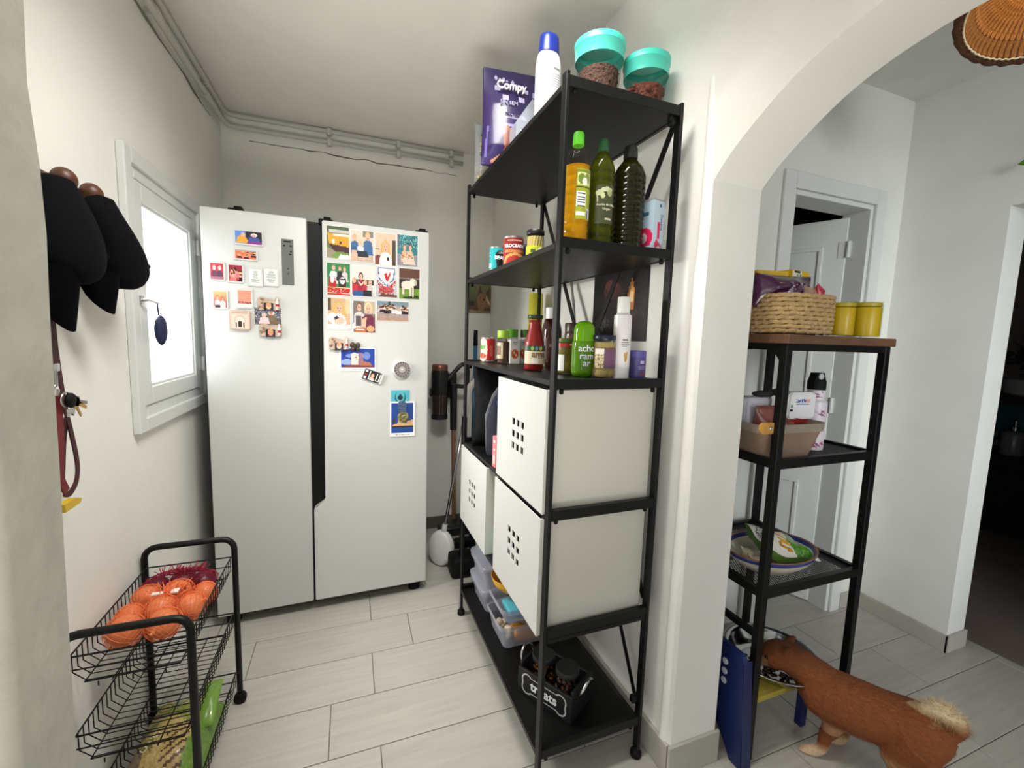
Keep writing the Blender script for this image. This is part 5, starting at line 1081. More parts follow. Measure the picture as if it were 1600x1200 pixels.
obj('picture', fmap(36, 38, lambda u, v: (-.088+.176*u, -.0004, .096-.192*v), ops), PRINT, t)
t = thing('yellow_tube', 'tall glossy yellow tube standing upright against wall behind sauces', 'tube', (.822, 1.895, 0))
obj('tube_body', lat([(.033, BRD[3]+.002), (.034, BRD[3]+.006), (.034, 1.51), (.032, 1.514)], n=24), mat('yellow_gloss', (226, 220, 70), .25, coat=.4), t, 40)
t = thing('wall_cable', 'thin grey cable hanging down the wall behind the unit', 'cable', (XR-.006, 1.66, 0))
obj('cable', tube(B(), catmull([(0, .03, 1.72), (0, .015, 1.58), (0, -.035, 1.39), (0, -.045, 1.2), (0, -.05, .3)], 5), .004, 8), mat('grey_cable', (150, 148, 142), .6), t, 180)

# ------------------------------------------------------------------ corner between refrigerator and unit
t = thing('stick_vacuum', 'black cordless stick vacuum with a copper top hung on back wall', 'vacuum', (.55, 2.70, 0))
VB = mat('vacuum_black', (22, 22, 23), .35, coat=.2); CP = mat('copper', (150, 100, 82), .35, .8)
obj('motor_housing', lat([(.050, .93), (.053, .94), (.053, 1.07), (.050, 1.085)], (-.02, 0, 0), 26), VB, t, 50)
obj('copper_cap', lat([(.049, 1.085), (.050, 1.09), (.050, 1.115), (.044, 1.122)], (-.02, 0, 0), 26), CP, t, 50)
obj('dust_cup', lat([(.046, .80), (.05, .81), (.05, .93)], (-.02, 0, 0), 26), mat('smoked_brown_plastic', (52, 34, 28), .12, coat=.6), t, 50)
obj('cup_base', lat([(.050, .775), (.052, .78), (.052, .80), (.047, .802)], (-.02, 0, 0), 26), VB, t, 50)
obj('dust_catch', bx(-.085, -.02, .92, -.07, .02, .97, bev=.004), VB, t)
obj('handle', tube(B(), catmull([(.03, 0, 1.02), (.07, 0, 1.07), (.12, 0, 1.12), (.155, 0, 1.11), (.16, 0, 1.05), (.15, 0, .985), (.09, 0, .985), (.05, 0, 1.0)], 5), .014, 10), VB, t, 180)
obj('tube_socket', tube(B(), [(.07, 0, .995), (.072, 0, .70)], [.024, .022], 14), VB, t, 60)
obj('wand', tube(B(), [(.072, 0, .70), (.085, 0, .10)], .014, 14), mat('rose_gold_tube', (170, 132, 104), .35, .6), t, 60)
obj('floor_head', bx(-.02, -.06, .0, .19, .04, .06, bev=.012), VB, t, 60)
obj('wall_dock', bx(.04, .045, .9, .10, YB-2.70, 1.06, bev=.004), VB, t)
t = thing('scrubbing_brush', 'white round headed floor scrubber on a steel telescopic pole', 'floor brush', (.478, 2.33, 0))
bm = lat(catmull([(.02, -.026), (.07, -.024), (.098, -.012), (.10, .004), (.09, .02), (.04, .03), (.02, .032)], 4), n=30)
bmesh.ops.transform(bm, matrix=Matrix.Translation((0, 0, .098)) @ Euler((R(84), 0, R(-50))).to_matrix().to_4x4() @ Matrix.Diagonal((.82, 1, 1.2, 1)), verts=bm.verts[:]); obj('round_head', bm, WHITEP, t, 180)
bm = lat([(.078, -.034), (.086, -.03), (.086, -.022), (.078, -.018)], n=30, capb=False, capt=False)
bmesh.ops.transform(bm, matrix=Matrix.Translation((0, 0, .098)) @ Euler((R(84), 0, R(-50))).to_matrix().to_4x4() @ Matrix.Diagonal((.82, 1, 1.2, 1)), verts=bm.verts[:]); obj('head_seam', bm, mat('grey_rubber', (90, 92, 92), .6), t, 180)
obj('socket', tube(B(), [(.005, 0, .14), (.02, 0, .235)], [.018, .014], 14), mat('pale_grey_plastic', (190, 190, 188), .4), t, 180)
obj('pole', tube(B(), [(.02, 0, .23), (.112, .0, .78)], .0095, 12), STEEL, t, 180)
obj('pole', tube(B(), [(.112, .0, .78), (.138, .0, .93)], .012, 12), mat('pale_grey_plastic', (190, 190, 188)), t, 180)
t = thing('floor_cleaner', 'grey bent handled floor cleaner leaning behind the unit far post', 'floor cleaner', (.60, 2.20, 0))
obj('bent_handle', tube(B(), catmull([(.105, -.02, 1.118), (.045, -.01, 1.085), (-.004, 0, 1.04), (-.018, 0, .98), (-.035, 0, .88)], 5), .018, 14), mat('light_grey_plastic', (186, 184, 182), .4), t, 180)
obj('handle_end', tube(B(), [(.105, -.02, 1.118), (.125, -.024, 1.128)], .0175, 14), BLACKM, t, 180)
obj('lower_tube', tube(B(), [(-.033, 0, .89), (-.035, .0, .10)], .015, 12), BLACKM, t, 180)
obj('cleaner_base', bx(-.10, -.06, 0, .06, .07, .11, bev=.02, seg=3), BLACKM, t, 60)
t = thing('broom', 'broom with a blue handle and black tip leaning by back wall', 'broom', (.66, 2.36, 0))
obj('stick', tube(B(), [(.0, .0, .12), (.02, .06, 1.25)], .012, 12), mat('broom_blue', (38, 96, 130), .4), t, 180)
obj('grip', tube(B(), [(.02, .06, 1.25), (.0225, .067, 1.34)], [.014, .012], 12), BLACKM, t, 180)
obj('broom_head', bx(-.10, -.025, .07, .10, .025, .12, bev=.008), BLACKM, t)
bm = B()
for k in range(60): x = random.uniform(-.095, .095); y_ = random.uniform(-.02, .02); tube(bm, [(x, y_, .07), (x*1.1, y_*1.2, .001)], .002, 4)
o = obj('bristles', bm, mat('black_bristle', (22, 22, 24), .8), t); o['kind'] = 'stuff'
t = thing('cloth_sack', 'pale crumpled sack with blue print on floor behind the bins', 'sack', (.70, 2.10, 0), R(20))
bm = pillow(B(), .2, .36, .16, 12, 14, .012, 14); obj('sack_body', bm, mat('crumpled_film', (176, 186, 180), .35, var=.35, vscale=14), t, 180)
bm = pillow(B(), .14, .22, .14, 10, 12, .01, 15); bmesh.ops.translate(bm, vec=(-.01, -.06, .03), verts=bm.verts[:]); obj('blue_wrapper', bm, mat('blue_film', (30, 96, 190), .3, coat=.3, var=.3, vscale=20), t, 180)

# ------------------------------------------------------------------ far room: slim rack with wooden top
r2 = thing('slim_rack', 'slim rack with walnut top and black mesh tiers in the far room', 'rack', (1.155, .868, 0))
WAL = mat('walnut_board', (108, 76, 54), .5, var=.3, vscale=14, stretch=(1, 8, 8))
RW, RD = .465, .425
obj('top_board', bx(-.008, -.006, 1.312, RW+.008, RD, 1.338, bev=.002), WAL, r2)
for x in (0, RW-.024):
    for y_ in (.002, RD-.026): obj('leg', bx(x, y_, 0, x+.024, y_+.024, 1.312, bev=.002, seg=1), BLACK, r2)
bm = B()
for y_ in (.004, RD-.022): box(bm, .024, y_, 1.292, RW-.024, y_+.018, 1.312)
for x in (.002, RW-.022): box(bm, x, .026, 1.292, x+.02, RD-.026, 1.312)
obj('top_rail', bm, BLACK, r2)
bm = B()
for x in (.004,):
    P = [(.05, 1.292), (.026, 1.292), (.026, 1.262)]; prism(bm, [(P[0][0], P[0][1]), (P[1][0], P[1][1]), (P[2][0], P[2][1])], x, x+.016, 'x')
obj('corner_gusset', bm, BLACK, r2)
MESHB = mat('black_mesh', (26, 26, 27), .45)
for z in (.972, .568):
    bm = B()
    for y_ in (.003, RD-.021): box(bm, .022, y_, z-.028, RW-.022, y_+.018, z, bev=.001, seg=1)
    for x in (.003, RW-.021): box(bm, x, .024, z-.028, x+.018, RD-.024, z, bev=.001, seg=1)
    tr = obj('tier_frame', bm, BLACK, r2)
    bm = B(); w_, d_ = RW-.04, RD-.046; n = 0; sp = .0088; zz = z-.009
    for sgn in (1, -1):
        c0 = -d_ if sgn > 0 else 0
        k = 0
        c_v = -d_*1.0
        while c_v < w_+d_:
            # line x = c + sgn*y*0.6
            pts = []
            for y_ in (0, d_):
                x = c_v + (sgn*.6*y_ if sgn > 0 else .6*(d_-y_)); pts.append([x, y_])
            (xa, ya), (xb, yb_) = pts
            if xa != xb:
                def clip(xa, ya, xb, yb_):
                    if xa < 0: ya += (0-xa)*(yb_-ya)/(xb-xa); xa = 0
                    if xa > w_: ya += (w_-xa)*(yb_-ya)/(xb-xa); xa = w_
                    return xa, ya
                if max(xa, xb) > 0 and min(xa, xb) < w_:
                    A = clip(xa, ya, xb, yb_); Bb = clip(xb, yb_, xa, ya)
                    bar(bm, (.02+A[0], .023+A[1], zz), (.02+Bb[0], .023+Bb[1], zz), .0022, .0012)
            c_v += sp
    o = obj('mesh_panel', bm, MESHB, tr); o['kind'] = 'stuff'
bm = B(); box(bm, .003, .026, .408, .019, RD-.026, .426); box(bm, .024, RD-.02, .408, RW-.024, RD-.004, .426); obj('lower_rail', bm, BLACK, r2)

RT = 1.3395
ROPE = mat('seagrass_rope', (202, 168, 116), .8, bump=.5, bscale=220, var=.3, vscale=70)
t = thing('rope_basket', 'round woven seagrass basket full of packets on walnut top', 'basket', (1.275, .975, RT))
for k in range(9):
    z = .0095+k*.0128; gx = .118+.004*math.sin(k*.35)+.001*(k % 2); gy = .094
    pts = []; rs = []
    n = 110
    for i in range(n+1):
        a = 2*math.pi*i/n; ca, sa = math.cos(a), math.sin(a); f = 1/((abs(ca)**3+abs(sa)**3)**(1/3))
        wv = .0012*math.sin(i*math.pi*2/5+k*1.6); pts.append((gx*ca*f, gy*sa*f, z+wv)); rs.append(.0070+.0010*math.sin(i*math.pi*2/2.5+k))
    obj('rope_coil', tube(B(), pts, rs, 7, cap=False), ROPE, t, 180)
obj('basket_floor', lat([(.098, .002), (.098, .006)], n=30, sy=.8), ROPE, t)
PG = 'packets and boxes in the rope basket'
t = thing('purple_packet', 'shiny dark purple packet lying over the rope basket rim', 'packet', (1.235, .965, RT+.085), R(-8), PG)
bm = pillow(B(), .10, .20, .085, 14, 16, .008, 31, .2); bmesh.ops.rotate(bm, cent=(0, 0, 0), matrix=Matrix.Rotation(R(90), 3, 'Y'), verts=bm.verts[:]); bmesh.ops.translate(bm, vec=(-.10, 0, .045), verts=bm.verts[:]); obj('film', bm, mat('aubergine_film', (72, 26, 66), .25, coat=.4, var=.3, vscale=22), t, 180)
obj('film_print', fmap(16, 10, lambda u, v: (-.05+.1*u, -.046+.03*abs(u-.5), .068-.045*v), [('bg', (76, 30, 70)), ('s', 0, 0, 1, 1, (190, 160, 190), .18), ('e', .8, .7, .1, .2, (150, 110, 150)), ('r', .1, .2, .5, .3, (170, 140, 170))]), attr_mat('glossy_film_print', .3), t, 180)
YB_ = mat('yellow_card', (226, 184, 30), .5)
t = thing('yellow_box', 'yellow box end showing behind the purple packet at left', 'box', (1.235, 1.0, RT+.012), R(-14), PG); obj('carton', bx(-.055, 0, 0, .055, .04, .185, bev=.001, seg=1), YB_, t)
t = thing('yellow_box', 'taller yellow box with green print behind purple packet at right', 'box', (1.335, .985, RT+.012), R(10), PG); obj('carton', bx(-.05, 0, 0, .05, .045, .19, bev=.001, seg=1), YB_, t)
obj('front_print', fmap(20, 14, lambda u, v: (-.0495+.099*u, -.0006, .188-.09*v), [('bg', (228, 186, 34)), ('r', 0, 0, .55, .5, (236, 232, 214)), ('r', .1, .0, .45, .1, (40, 60, 30)), ('e', .8, .4, .06, .1, (180, 120, 20)), ('n', 6)]), PRINTM, t)
lettering('id', .034, mat('leaf_green_ink', (50, 120, 40), .5), t, mtx=front(-.012, -.001, .165), bold=.001)
t = thing('red_packet', 'crumpled red packet poking out at the right of rope basket', 'packet', (1.378, .955, RT+.10), R(30), PG)
bm = pillow(B(), .055, .062, .03, 8, 8, .008, 33, .3); obj('film', bm, mat('crimson_film', (186, 20, 46), .3, coat=.3), t, 180)
t = thing('brown_packet', 'pale brown packet edge lying in front of the purple packet', 'packet', (1.325, .94, RT+.06), R(16), PG)
bm = pillow(B(), .11, .085, .03, 10, 10, .005, 35, .2); obj('film', bm, mat('tan_film', (178, 146, 120), .4, coat=.2, var=.25, vscale=30), t, 180)
YL = mat('yellow_wax', (214, 176, 0), .4, coat=.2)
YG = 'yellow glass jars on the walnut top'
for lab, x, y_, rx, h in (('shorter yellow glass jar between rope basket and larger jar', 1.437, .915, .037, .106), ('larger yellow glass jar at right end of walnut top', 1.541, .91, .044, .112)):
    t = thing('yellow_jar', lab, 'jar', (x, y_, RT), 0, YG)
    obj('contents', lat([(rx*.92, .004), (rx*.94, .008), (rx*.94, h*.82), (rx*.9, h*.84)], n=28), YL, t, 50)
    obj('glass', lat([(rx*.95, 0), (rx, .005), (rx, h-.012), (rx*.96, h-.004), (rx*.98, h)], n=28, capt=False), GLASS, t, 50)
    obj('lid', lat([(rx*.9, h*.86), (rx*.93, h*.87), (rx*.93, h*.95), (rx*.88, h*.97)], n=28), mat('olive_yellow_lid', (190, 168, 14), .4), t, 40)
# middle tier
Z1 = .9635
t = thing('fabric_caddy', 'taupe translucent caddy with wooden handle ends on middle mesh tier', 'caddy', (1.275, .985, Z1), R(-3))
bm = B(); P0 = rrect(-.105, -.075, .09, .075, .03, 4); P1 = rrect(-.145, -.092, .118, .092, .035, 4)
rings = [[bm.verts.new((a, b, zz)) for a, b in P] for P, zz in ((P0, 0), (P0, .004), (P1, .088))]
for a, b in zip(rings, rings[1:]):
    for k in range(len(a)): bm.faces.new((a[k], a[(k+1) % len(a)], b[(k+1) % len(a)], b[k]))
bm.faces.new(rings[0]); obj('caddy_shell', bm, thin_clear('taupe_film', (176, 150, 130), .2, .55), t, 60)
bm = B(); P1b = rrect(-.148, -.095, .121, .095, .036, 4); P1c = rrect(-.150, -.097, .123, .097, .036, 4)
va = [[bm.verts.new((a, b, zz)) for a, b in P] for P, zz in ((P1b, .082), (P1c, .108))]
for k in range(len(P1b)): bm.faces.new((va[0][k], va[0][(k+1) % len(P1b)], va[1][(k+1) % len(P1b)], va[1][k]))
bmesh.ops.solidify(bm, geom=bm.faces[:], thickness=.003); obj('rim_band', bm, mat('beige_band', (196, 184, 166), .6), t)
bm = B(); prism(bm, rrect(-.165, .085, -.107, .118, .014, 4), -.104, -.097); obj('wooden_tab', bm, mat('honey_wood', (206, 152, 70), .5, var=.2, vscale=40), t)
bm = lat([(.006, 0), (.006, .004), (.004, .006)], n=12); bmesh.ops.rotate(bm, cent=(0, 0, 0), matrix=Matrix.Rotation(R(90), 3, 'X'), verts=bm.verts[:]); bmesh.ops.translate(bm, vec=(-.129, -.104, .102), verts=bm.verts[:]); obj('rivet', bm, STEEL, t)
MG = 'packets in the taupe caddy'
t = thing('brown_packet', 'brown pink cellophane packet filling the taupe caddy', 'packet', (1.275, .985, Z1+.006), 0, MG)
bm = pillow(B(), .16, .145, .115, 12, 12, .01, 41); obj('film', bm, mat('pink_brown_film', (146, 86, 74), .25, coat=.4, var=.4, vscale=24), t, 180)
t = thing('white_packet', 'white wrapped packet with grey lines at left in caddy', 'packet', (1.235, 1.03, Z1+.075), R(6), MG)
bm = B(); box(bm, -.075, -.02, 0, .075, .03, .10, bev=.012, seg=3); obj('wrap', bm, mat('white_film', (214, 214, 224), .35, coat=.2, var=.12, vscale=20), t, 60)
obj('wrap_print', fmap(24, 14, lambda u, v: (-.06+.12*u, -.0208, .088-.075*v), [('bg', (212, 212, 222)), ('r', .28, 0, .31, 1, (70, 76, 110)), ('r', 0, .7, .3, .73, (120, 120, 140)), ('r', .35, .2, .7, .23, (160, 160, 176)), ('r', .7, .72, .95, .95, (96, 90, 110))]), PRINTM, t)
t = thing('wipes_packet', 'white rounded packet with blue print on top of caddy', 'packet', (1.345, .952, Z1+.112), R(-4), MG)
bm = B(); prism(bm, rrect(-.062, 0, .05, .085, .014, 4), -.014, .03); bmesh.ops.bevel(bm, geom=bm.edges[:], offset=.004, segments=2, affect='EDGES'); obj('wrap', bm, mat('white_film2', (232, 232, 232), .35, coat=.2), t, 60)
obj('wrap_print', fmap(34, 20, lambda u, v: (-.056+.1*u, -.0148, .078-.07*v), [('bg', (232, 232, 234)), ('r', .2, .2, .62, .34, (40, 70, 160)), ('s', .2, .2, .62, .34, (232, 232, 234), .25), ('r', .62, .22, .8, .34, (222, 170, 150)), ('r', .25, .4, .75, .44, (120, 130, 170)), ('r', .4, .58, .58, .62, (120, 130, 160)), ('e', .06, .52, .04, .06, (40, 110, 60)), ('e', .06, .7, .05, .06, (30, 30, 34))]), PRINTM, t)
t = thing('red_packet', 'red glossy packet crumpled under the wipes in caddy', 'packet', (1.345, .965, Z1+.088), R(4), MG)
bm = pillow(B(), .13, .045, .05, 12, 8, .008, 43, .2); obj('film', bm, mat('dark_red_film', (150, 34, 40), .22, coat=.5), t, 180)
t = thing('dark_sleeve', 'small dark folded cloth on top of the white wrapped packet', 'cloth', (1.285, 1.02, Z1+.176), R(0))
bm = B(); blob(bm, (-.02, 0, .008), (.045, .02, .011), 3, jit=.2); blob(bm, (.055, 0, .012), (.035, .02, .014), 3, jit=.2); obj('folded_cloth', bm, mat('dark_cloth', (44, 42, 40), .8), t, 180)
t = thing('water_bottle', 'white metal bottle with pink marbling and black loop cap', 'bottle', (1.462, .985, Z1))
WB = mat('bottle_marble', (224, 214, 222), .35, coat=.3)
obj('bottle_body', lat(catmull([(.034, 0), (.036, .003), (.036, .145), (.033, .160), (.026, .172), (.025, .20)], 4), n=28), WB, t, 60)
rl = random.Random(4); ops = [('bg', (226, 216, 224))]
for k in range(16):
    x, y_ = rl.random(), rl.random(); ops.append(('p', [(x-.12, y_), (x, y_-.05), (x+.14, y_+.05), (x+.02, y_+.03)], rl.choice(((150, 96, 130), (196, 150, 176), (120, 80, 120), (206, 190, 204), (180, 70, 96)))))
print_cyl('body_print', .0363, .006, .142, 190, 330, ops, t, 40, 36); print_cyl('neck_print', .0256, .175, .197, 190, 330, ops, t, 20, 8)
obj('screw_cap', lat([(.027, .2), (.027, .228), (.024, .232)], n=24), BLACKM, t, 40)
bm = B(); prism(bm, [(-.028, .206), (.028, .206), (.03, .222), (.016, .256), (-.018, .256), (-.03, .224)], -.012, .012); obj('cap_shoulder', bm, BLACKM, t)
bm = B(); tube(bm, [(.010*math.cos(a), -.0126, .244+.009*math.sin(a)) for a in (2*math.pi*k/16 for k in range(17))], .0022, 6); blob(bm, (0, -.012, .244), (.009, .001, .008), 2); obj('carry_loop', bm, mat('loop_light', (200, 206, 206), .5), t, 60)
# lower tier: dish
Z0 = .5595
t = thing('oval_dish', 'cream oval serving dish with a cobalt blue rim band', 'dish', (1.335, .995, Z0), R(0))
CREAM = mat('cream_glaze', (222, 212, 190), .3, coat=.4); COB = mat('cobalt_glaze', (44, 58, 132), .3, coat=.4)
def dish(bm, prof, capb=True): return lathe(bm, prof, (0, 0, 0), 48, 1.0, .70, capb, False)
obj('dish_shell', dish(B(), catmull([(.09, 0), (.10, .004), (.14, .03), (.160, .052)], 4)), CREAM, t, 180)
bm = dish(B(), [(.160, .052), (.1655, .0625), (.166, .066), (.158, .066), (.150, .054)], False); obj('blue_band', bm, COB, t, 60)
obj('dish_inside', dish(B(), catmull([(.150, .054), (.13, .036), (.09, .012), (.002, .009)], 3)[::-1]), CREAM, t, 180)
obj('rim_edge', dish(B(), [(.1660, .0655), (.1665, .068), (.1635, .069), (.158, .0662)], False), mat('terracotta_rim', (150, 106, 76), .5), t, 60)
FG = 'food in the oval dish'
GAR = mat('garlic_skin', (214, 200, 170), .6, var=.15, vscale=60, stretch=(1, 1, .2))
for lab, x, y_, z, r_ in (('pale garlic bulb at left front in the oval dish', 1.245, .975, .035, .022), ('pale garlic bulb behind another in the oval dish', 1.262, 1.025, .036, .022), ('pale garlic bulb next to rack leg in oval dish', 1.292, .985, .03, .021)):
    o = obj('garlic_bulb', lat(catmull([(.2, -.8), (.8, -.6), (1, -.1), (.7, .5), (.25, .9), (.18, 1.5)], 3), n=14), GAR, None, 180); o.scale = (r_, r_, r_); o.location = (x, y_, Z0+z); o.rotation_euler = (random.uniform(-.8, .8), random.uniform(-.8, .8), 0); tag(o, lab, 'garlic', FG)
t = thing('frozen_chips_bag', 'white and green food bag with golden chips picture lying in dish', 'bag', (1.375, .985, Z0+.034), R(-12))
def chip(u, v):
    e = max(0, 1-abs(2*u-1)**3)*max(0, 1-abs(2*v-1)**3)
    x = -.105+.21*v; y_ = .055-.11*(u); return (x, y_, .006+.045*e+.088*(1-v)**2*(.6+.4*(1-u))+.006*math.sin(8*u+9*v))
ops = [('bg', (228, 226, 216)), ('r', .1, .03, .9, .16, (210, 208, 200)), ('s', .1, .05, .8, .2, (80, 84, 80), .25)]
for k in range(9): ops.append(('p', [(.05+.1*k, .5), (.02+.1*k, .28), (.08+.1*k, .27), (.12+.1*k, .52)], (226, 170, 40) if k % 2 else (196, 130, 30)))
ops += [('p', [(0, .46), (.3, .54), (.7, .5), (1, .56), (1, .86), (0, .82)], (70, 130, 40)), ('s', 0, .55, 1, .85, (110, 170, 60), .3), ('r', 0, .87, 1, 1, (230, 228, 220)), ('n', 8)]
obj('bag_top', fmap(26, 50, chip, ops), attr_mat('glossy_film_print', .3), t, 180)
bm = B(); ring = [chip(k/10, 0) for k in range(11)] + [chip(1, k/14) for k in range(1, 15)] + [chip(1-k/10, 1) for k in range(1, 11)] + [chip(0, 1-k/14) for k in range(1, 14)]
vs = [bm.verts.new(p) for p in ring]; vb = [bm.verts.new((p[0]*.85, p[1]*.85, -.003+max(0, p[2]-.03)*.7)) for p in ring]
for k in range(len(vs)): bm.faces.new((vs[k], vs[(k+1) % len(vs)], vb[(k+1) % len(vs)], vb[k]))
bm.faces.new(vb); obj('bag_underside', bm, mat('green_film', (84, 132, 50), .35, coat=.2), t)

# ------------------------------------------------------------------ step stool with bowls, dog
STB = mat('royal_blue_plastic', (14, 30, 84), .45, coat=.1)
t = thing('step_stool', 'royal blue panelled stool with a yellow wooden platform under dog bowl', 'stool', (0, 0, 0))
bm = B(); prism(bm, [(.850, 0), (.896, 0), (.915, .035), (.955, .09), (1.06, .09), (1.10, .05), (1.115, 0), (1.17, 0), (1.16, .34), (1.15, .36), (.885, .36), (.874, .34), (.866, .2)], 1.108, 1.132, 'x'); bmesh.ops.bevel(bm, geom=bm.edges[:], offset=.003, segments=2, affect='EDGES'); sp_ = obj('side_panel', bm, STB, t)
bm = B(); prism(bm, [(.852, 0), (.872, 0), (.888, .33), (.878, .34)], 1.132, 1.150, 'x'); obj('corner_post', bm, STB, t)
bm = B()
for z in (.305, .272, .240):
    k = lat([(.0105, 0), (.0105, .002), (.008, .003)], n=16); bmesh.ops.rotate(k, cent=(0, 0, 0), matrix=Matrix.Rotation(R(-90), 3, 'Y'), verts=k.verts[:]); bmesh.ops.translate(k, vec=(1.108, .938, z), verts=k.verts[:]); obj('screw_cover', k, mat('pale_cap', (196, 200, 206), .4), sp_)
obj('platform', bx(1.134, .897, .160, 1.47, 1.15, .178, bev=.003), mat('yellow_stained_wood', (172, 156, 62), .5, var=.15, vscale=20, stretch=(1, 6, 6)), t)
for x, y_ in ((1.44, .90), (1.44, 1.12)): obj('leg', bx(x, y_, 0, x+.025, y_+.025, .160, bev=.002), STB, t)
t = thing('dog_bowl', 'wide polished steel bowl on the stool with dog eating', 'bowl', (1.382, .985, .1795))
obj('bowl_shell', lat(catmull([(.085, 0), (.10, .003), (.135, .04), (.150, .052), (.155, .055), (.150, .057), (.138, .052), (.128, .036), (.095, .008), (.002, .007)], 3), n=40), mat('polished_steel', (170, 172, 172), .14, 1.0), t, 180)
bm = B(); rl = random.Random(9)
for k in range(90):
    a = rl.uniform(0, 6.28); d = .085*math.sqrt(rl.random()); blob(bm, (d*math.cos(a), d*math.sin(a), .012+rl.random()*.006), (.007, .007, .004), 1)
o = obj('kibble', bm, mat('kibble_brown', (96, 66, 44), .9), t); o['kind'] = 'stuff'

# dog
def dog_colour(p):
    x, y_, z = p; rnd = random.Random(int(x*9e4) ^ int(y_*7e4) ^ int(z*8e4))
    rust = Vector((132, 72, 30)); cream = Vector((212, 184, 148)); dark = Vector((86, 46, 22))
    c = rust.copy()
    if z < .06: c = cream.lerp(rust, max(0, (z-.03)/.03))
    belly = max(0, min(1, (.165-z)/.03)) if z > .06 else 0
    if .11 < z: c = c.lerp(cream, belly*.55)
    if z > .275: c = c.lerp(dark, min(.5, (z-.275)*12))
    # tail: pale fringe
    
    if z > .262 and y_ < .66 and (z > .287 or y_ < .6): c = rust.lerp(Vector((214, 192, 154)), min(1, (z-.262)/.04))
    if y_ > .93 and z < .27: c = c.lerp(Vector((206, 172, 136)), .6)
    v = 1+rnd.uniform(-.07, .07)
    return tuple(max(0, min(255, q*v)) for q in c)
dg = thing('dog', 'small rust coloured dog with curled pale tail eating from steel bowl', 'dog', (0, 0, 0))
bm = B()
def limb(pts, rs, n=14): tube(bm, catmull([tuple(p)+(r_,) for p, r_ in zip(pts, rs)], 5) and [q[:3] for q in catmull([tuple(p)+(r_,) for p, r_ in zip(pts, rs)], 5)], [q[3] for q in catmull([tuple(p)+(r_,) for p, r_ in zip(pts, rs)], 5)], n)
limb([(1.375, .885, .198), (1.39, .86, .206), (1.415, .815, .208), (1.45, .755, .206), (1.485, .70, .208), (1.52, .64, .205), (1.545, .60, .198), (1.556, .585, .19)], [.028, .064, .078, .081, .077, .084, .068, .035], 20)
limb([(1.42, .82, .225), (1.395, .86, .250), (1.365, .90, .272), (1.338, .925, .280)], [.062, .056, .050, .044], 18)          # neck
limb([(1.36, .895, .28), (1.338, .925, .279), (1.318, .945, .264), (1.305, .96, .248), (1.295, .972, .232)], [.034, .046, .040, .024, .017], 18)   # head and muzzle
for sx in (-1, 1):   # ears
    limb([(1.348+.028*sx*.86, .916+.028*sx*.5, .303), (1.36+.036*sx*.86, .912+.036*sx*.5, .319), (1.37+.04*sx*.86, .906+.04*sx*.5, .328)], [.016, .012, .004], 8)
lx, ly = -.86, -.5
for s_, paw in ((1, 0), (-1, 1)):   # front legs
    o_ = Vector((lx*.042*s_, ly*.042*s_, 0)); b_ = Vector((1.43, .825, 0)); bk = 0 if s_ > 0 else 1
    P = [b_+o_+Vector((q[0]+bk*.05*(1-q[2]/.2), q[1]-bk*.045*(1-q[2]/.2), q[2])) for q in ((.0, 0, .20), (.012, -.018, .135), (.008, -.004, .075), (.004, .0, .035), (-.008, .016, .014), (-.026, .032, .010))]
    limb(P, [.044, .030, .0185, .016, .017, .013])
    for k in (-1, 0, 1):
        q = P[-1]+Vector((lx*.009*k, ly*.009*k, -.001)); limb([q+Vector((.006, -.01, 0)), q, q+Vector((-.008, .013, -.003))], [.008, .0075, .005], 8)
for s_ in (1, -1):   # hind legs: knee forward, hock back
    o_ = Vector((lx*.046*s_, ly*.046*s_, 0)); b_ = Vector((1.522, .632, 0))
    P = [b_+o_+Vector(q) for q in ((.0, 0, .21), (-.018, .03, .14), (.012, -.018, .10), (.034, -.056, .072), (.028, -.045, .035), (.018, -.028, .013), (.0, .004, .010))]
    limb(P, [.060, .046, .032, .018, .0155, .016, .012])
limb([(1.545, .60, .23), (1.560, .578, .245), (1.563, .572, .272), (1.55, .586, .296), (1.530, .610, .300), (1.514, .632, .284)], [.02, .02, .024, .026, .024, .012], 14)   # curled tail
me = bpy.data.meshes.new('dog_raw'); bmesh.ops.recalc_face_normals(bm, faces=bm.faces[:]); bm.to_mesh(me); bm.free()
o = bpy.data.objects.new('dog_raw', me); COL.objects.link(o)
md = o.modifiers.new('r', 'REMESH'); md.mode = 'VOXEL'; md.voxel_size = .005
sm_ = o.modifiers.new('s', 'SMOOTH'); sm_.factor = .5; sm_.iterations = 6
bpy.context.view_layer.update()
me2 = bpy.data.meshes.new_from_object(o.evaluated_get(bpy.context.evaluated_depsgraph_get())); bpy.data.objects.remove(o)
vc = [dog_colour(v.co) for v in me2.vertices]
a = me2.attributes.new('ink', 'FLOAT_COLOR', 'POINT'); buf = []
for c in vc: l = C8(*c); buf.extend((l[0], l[1], l[2], 1))
a.data.foreach_set('color', buf)
me2.materials.clear(); FUR = attr_mat('dog_fur', .85, bump=.5, bscale=500)
obj('body', me2, FUR, dg, 180)
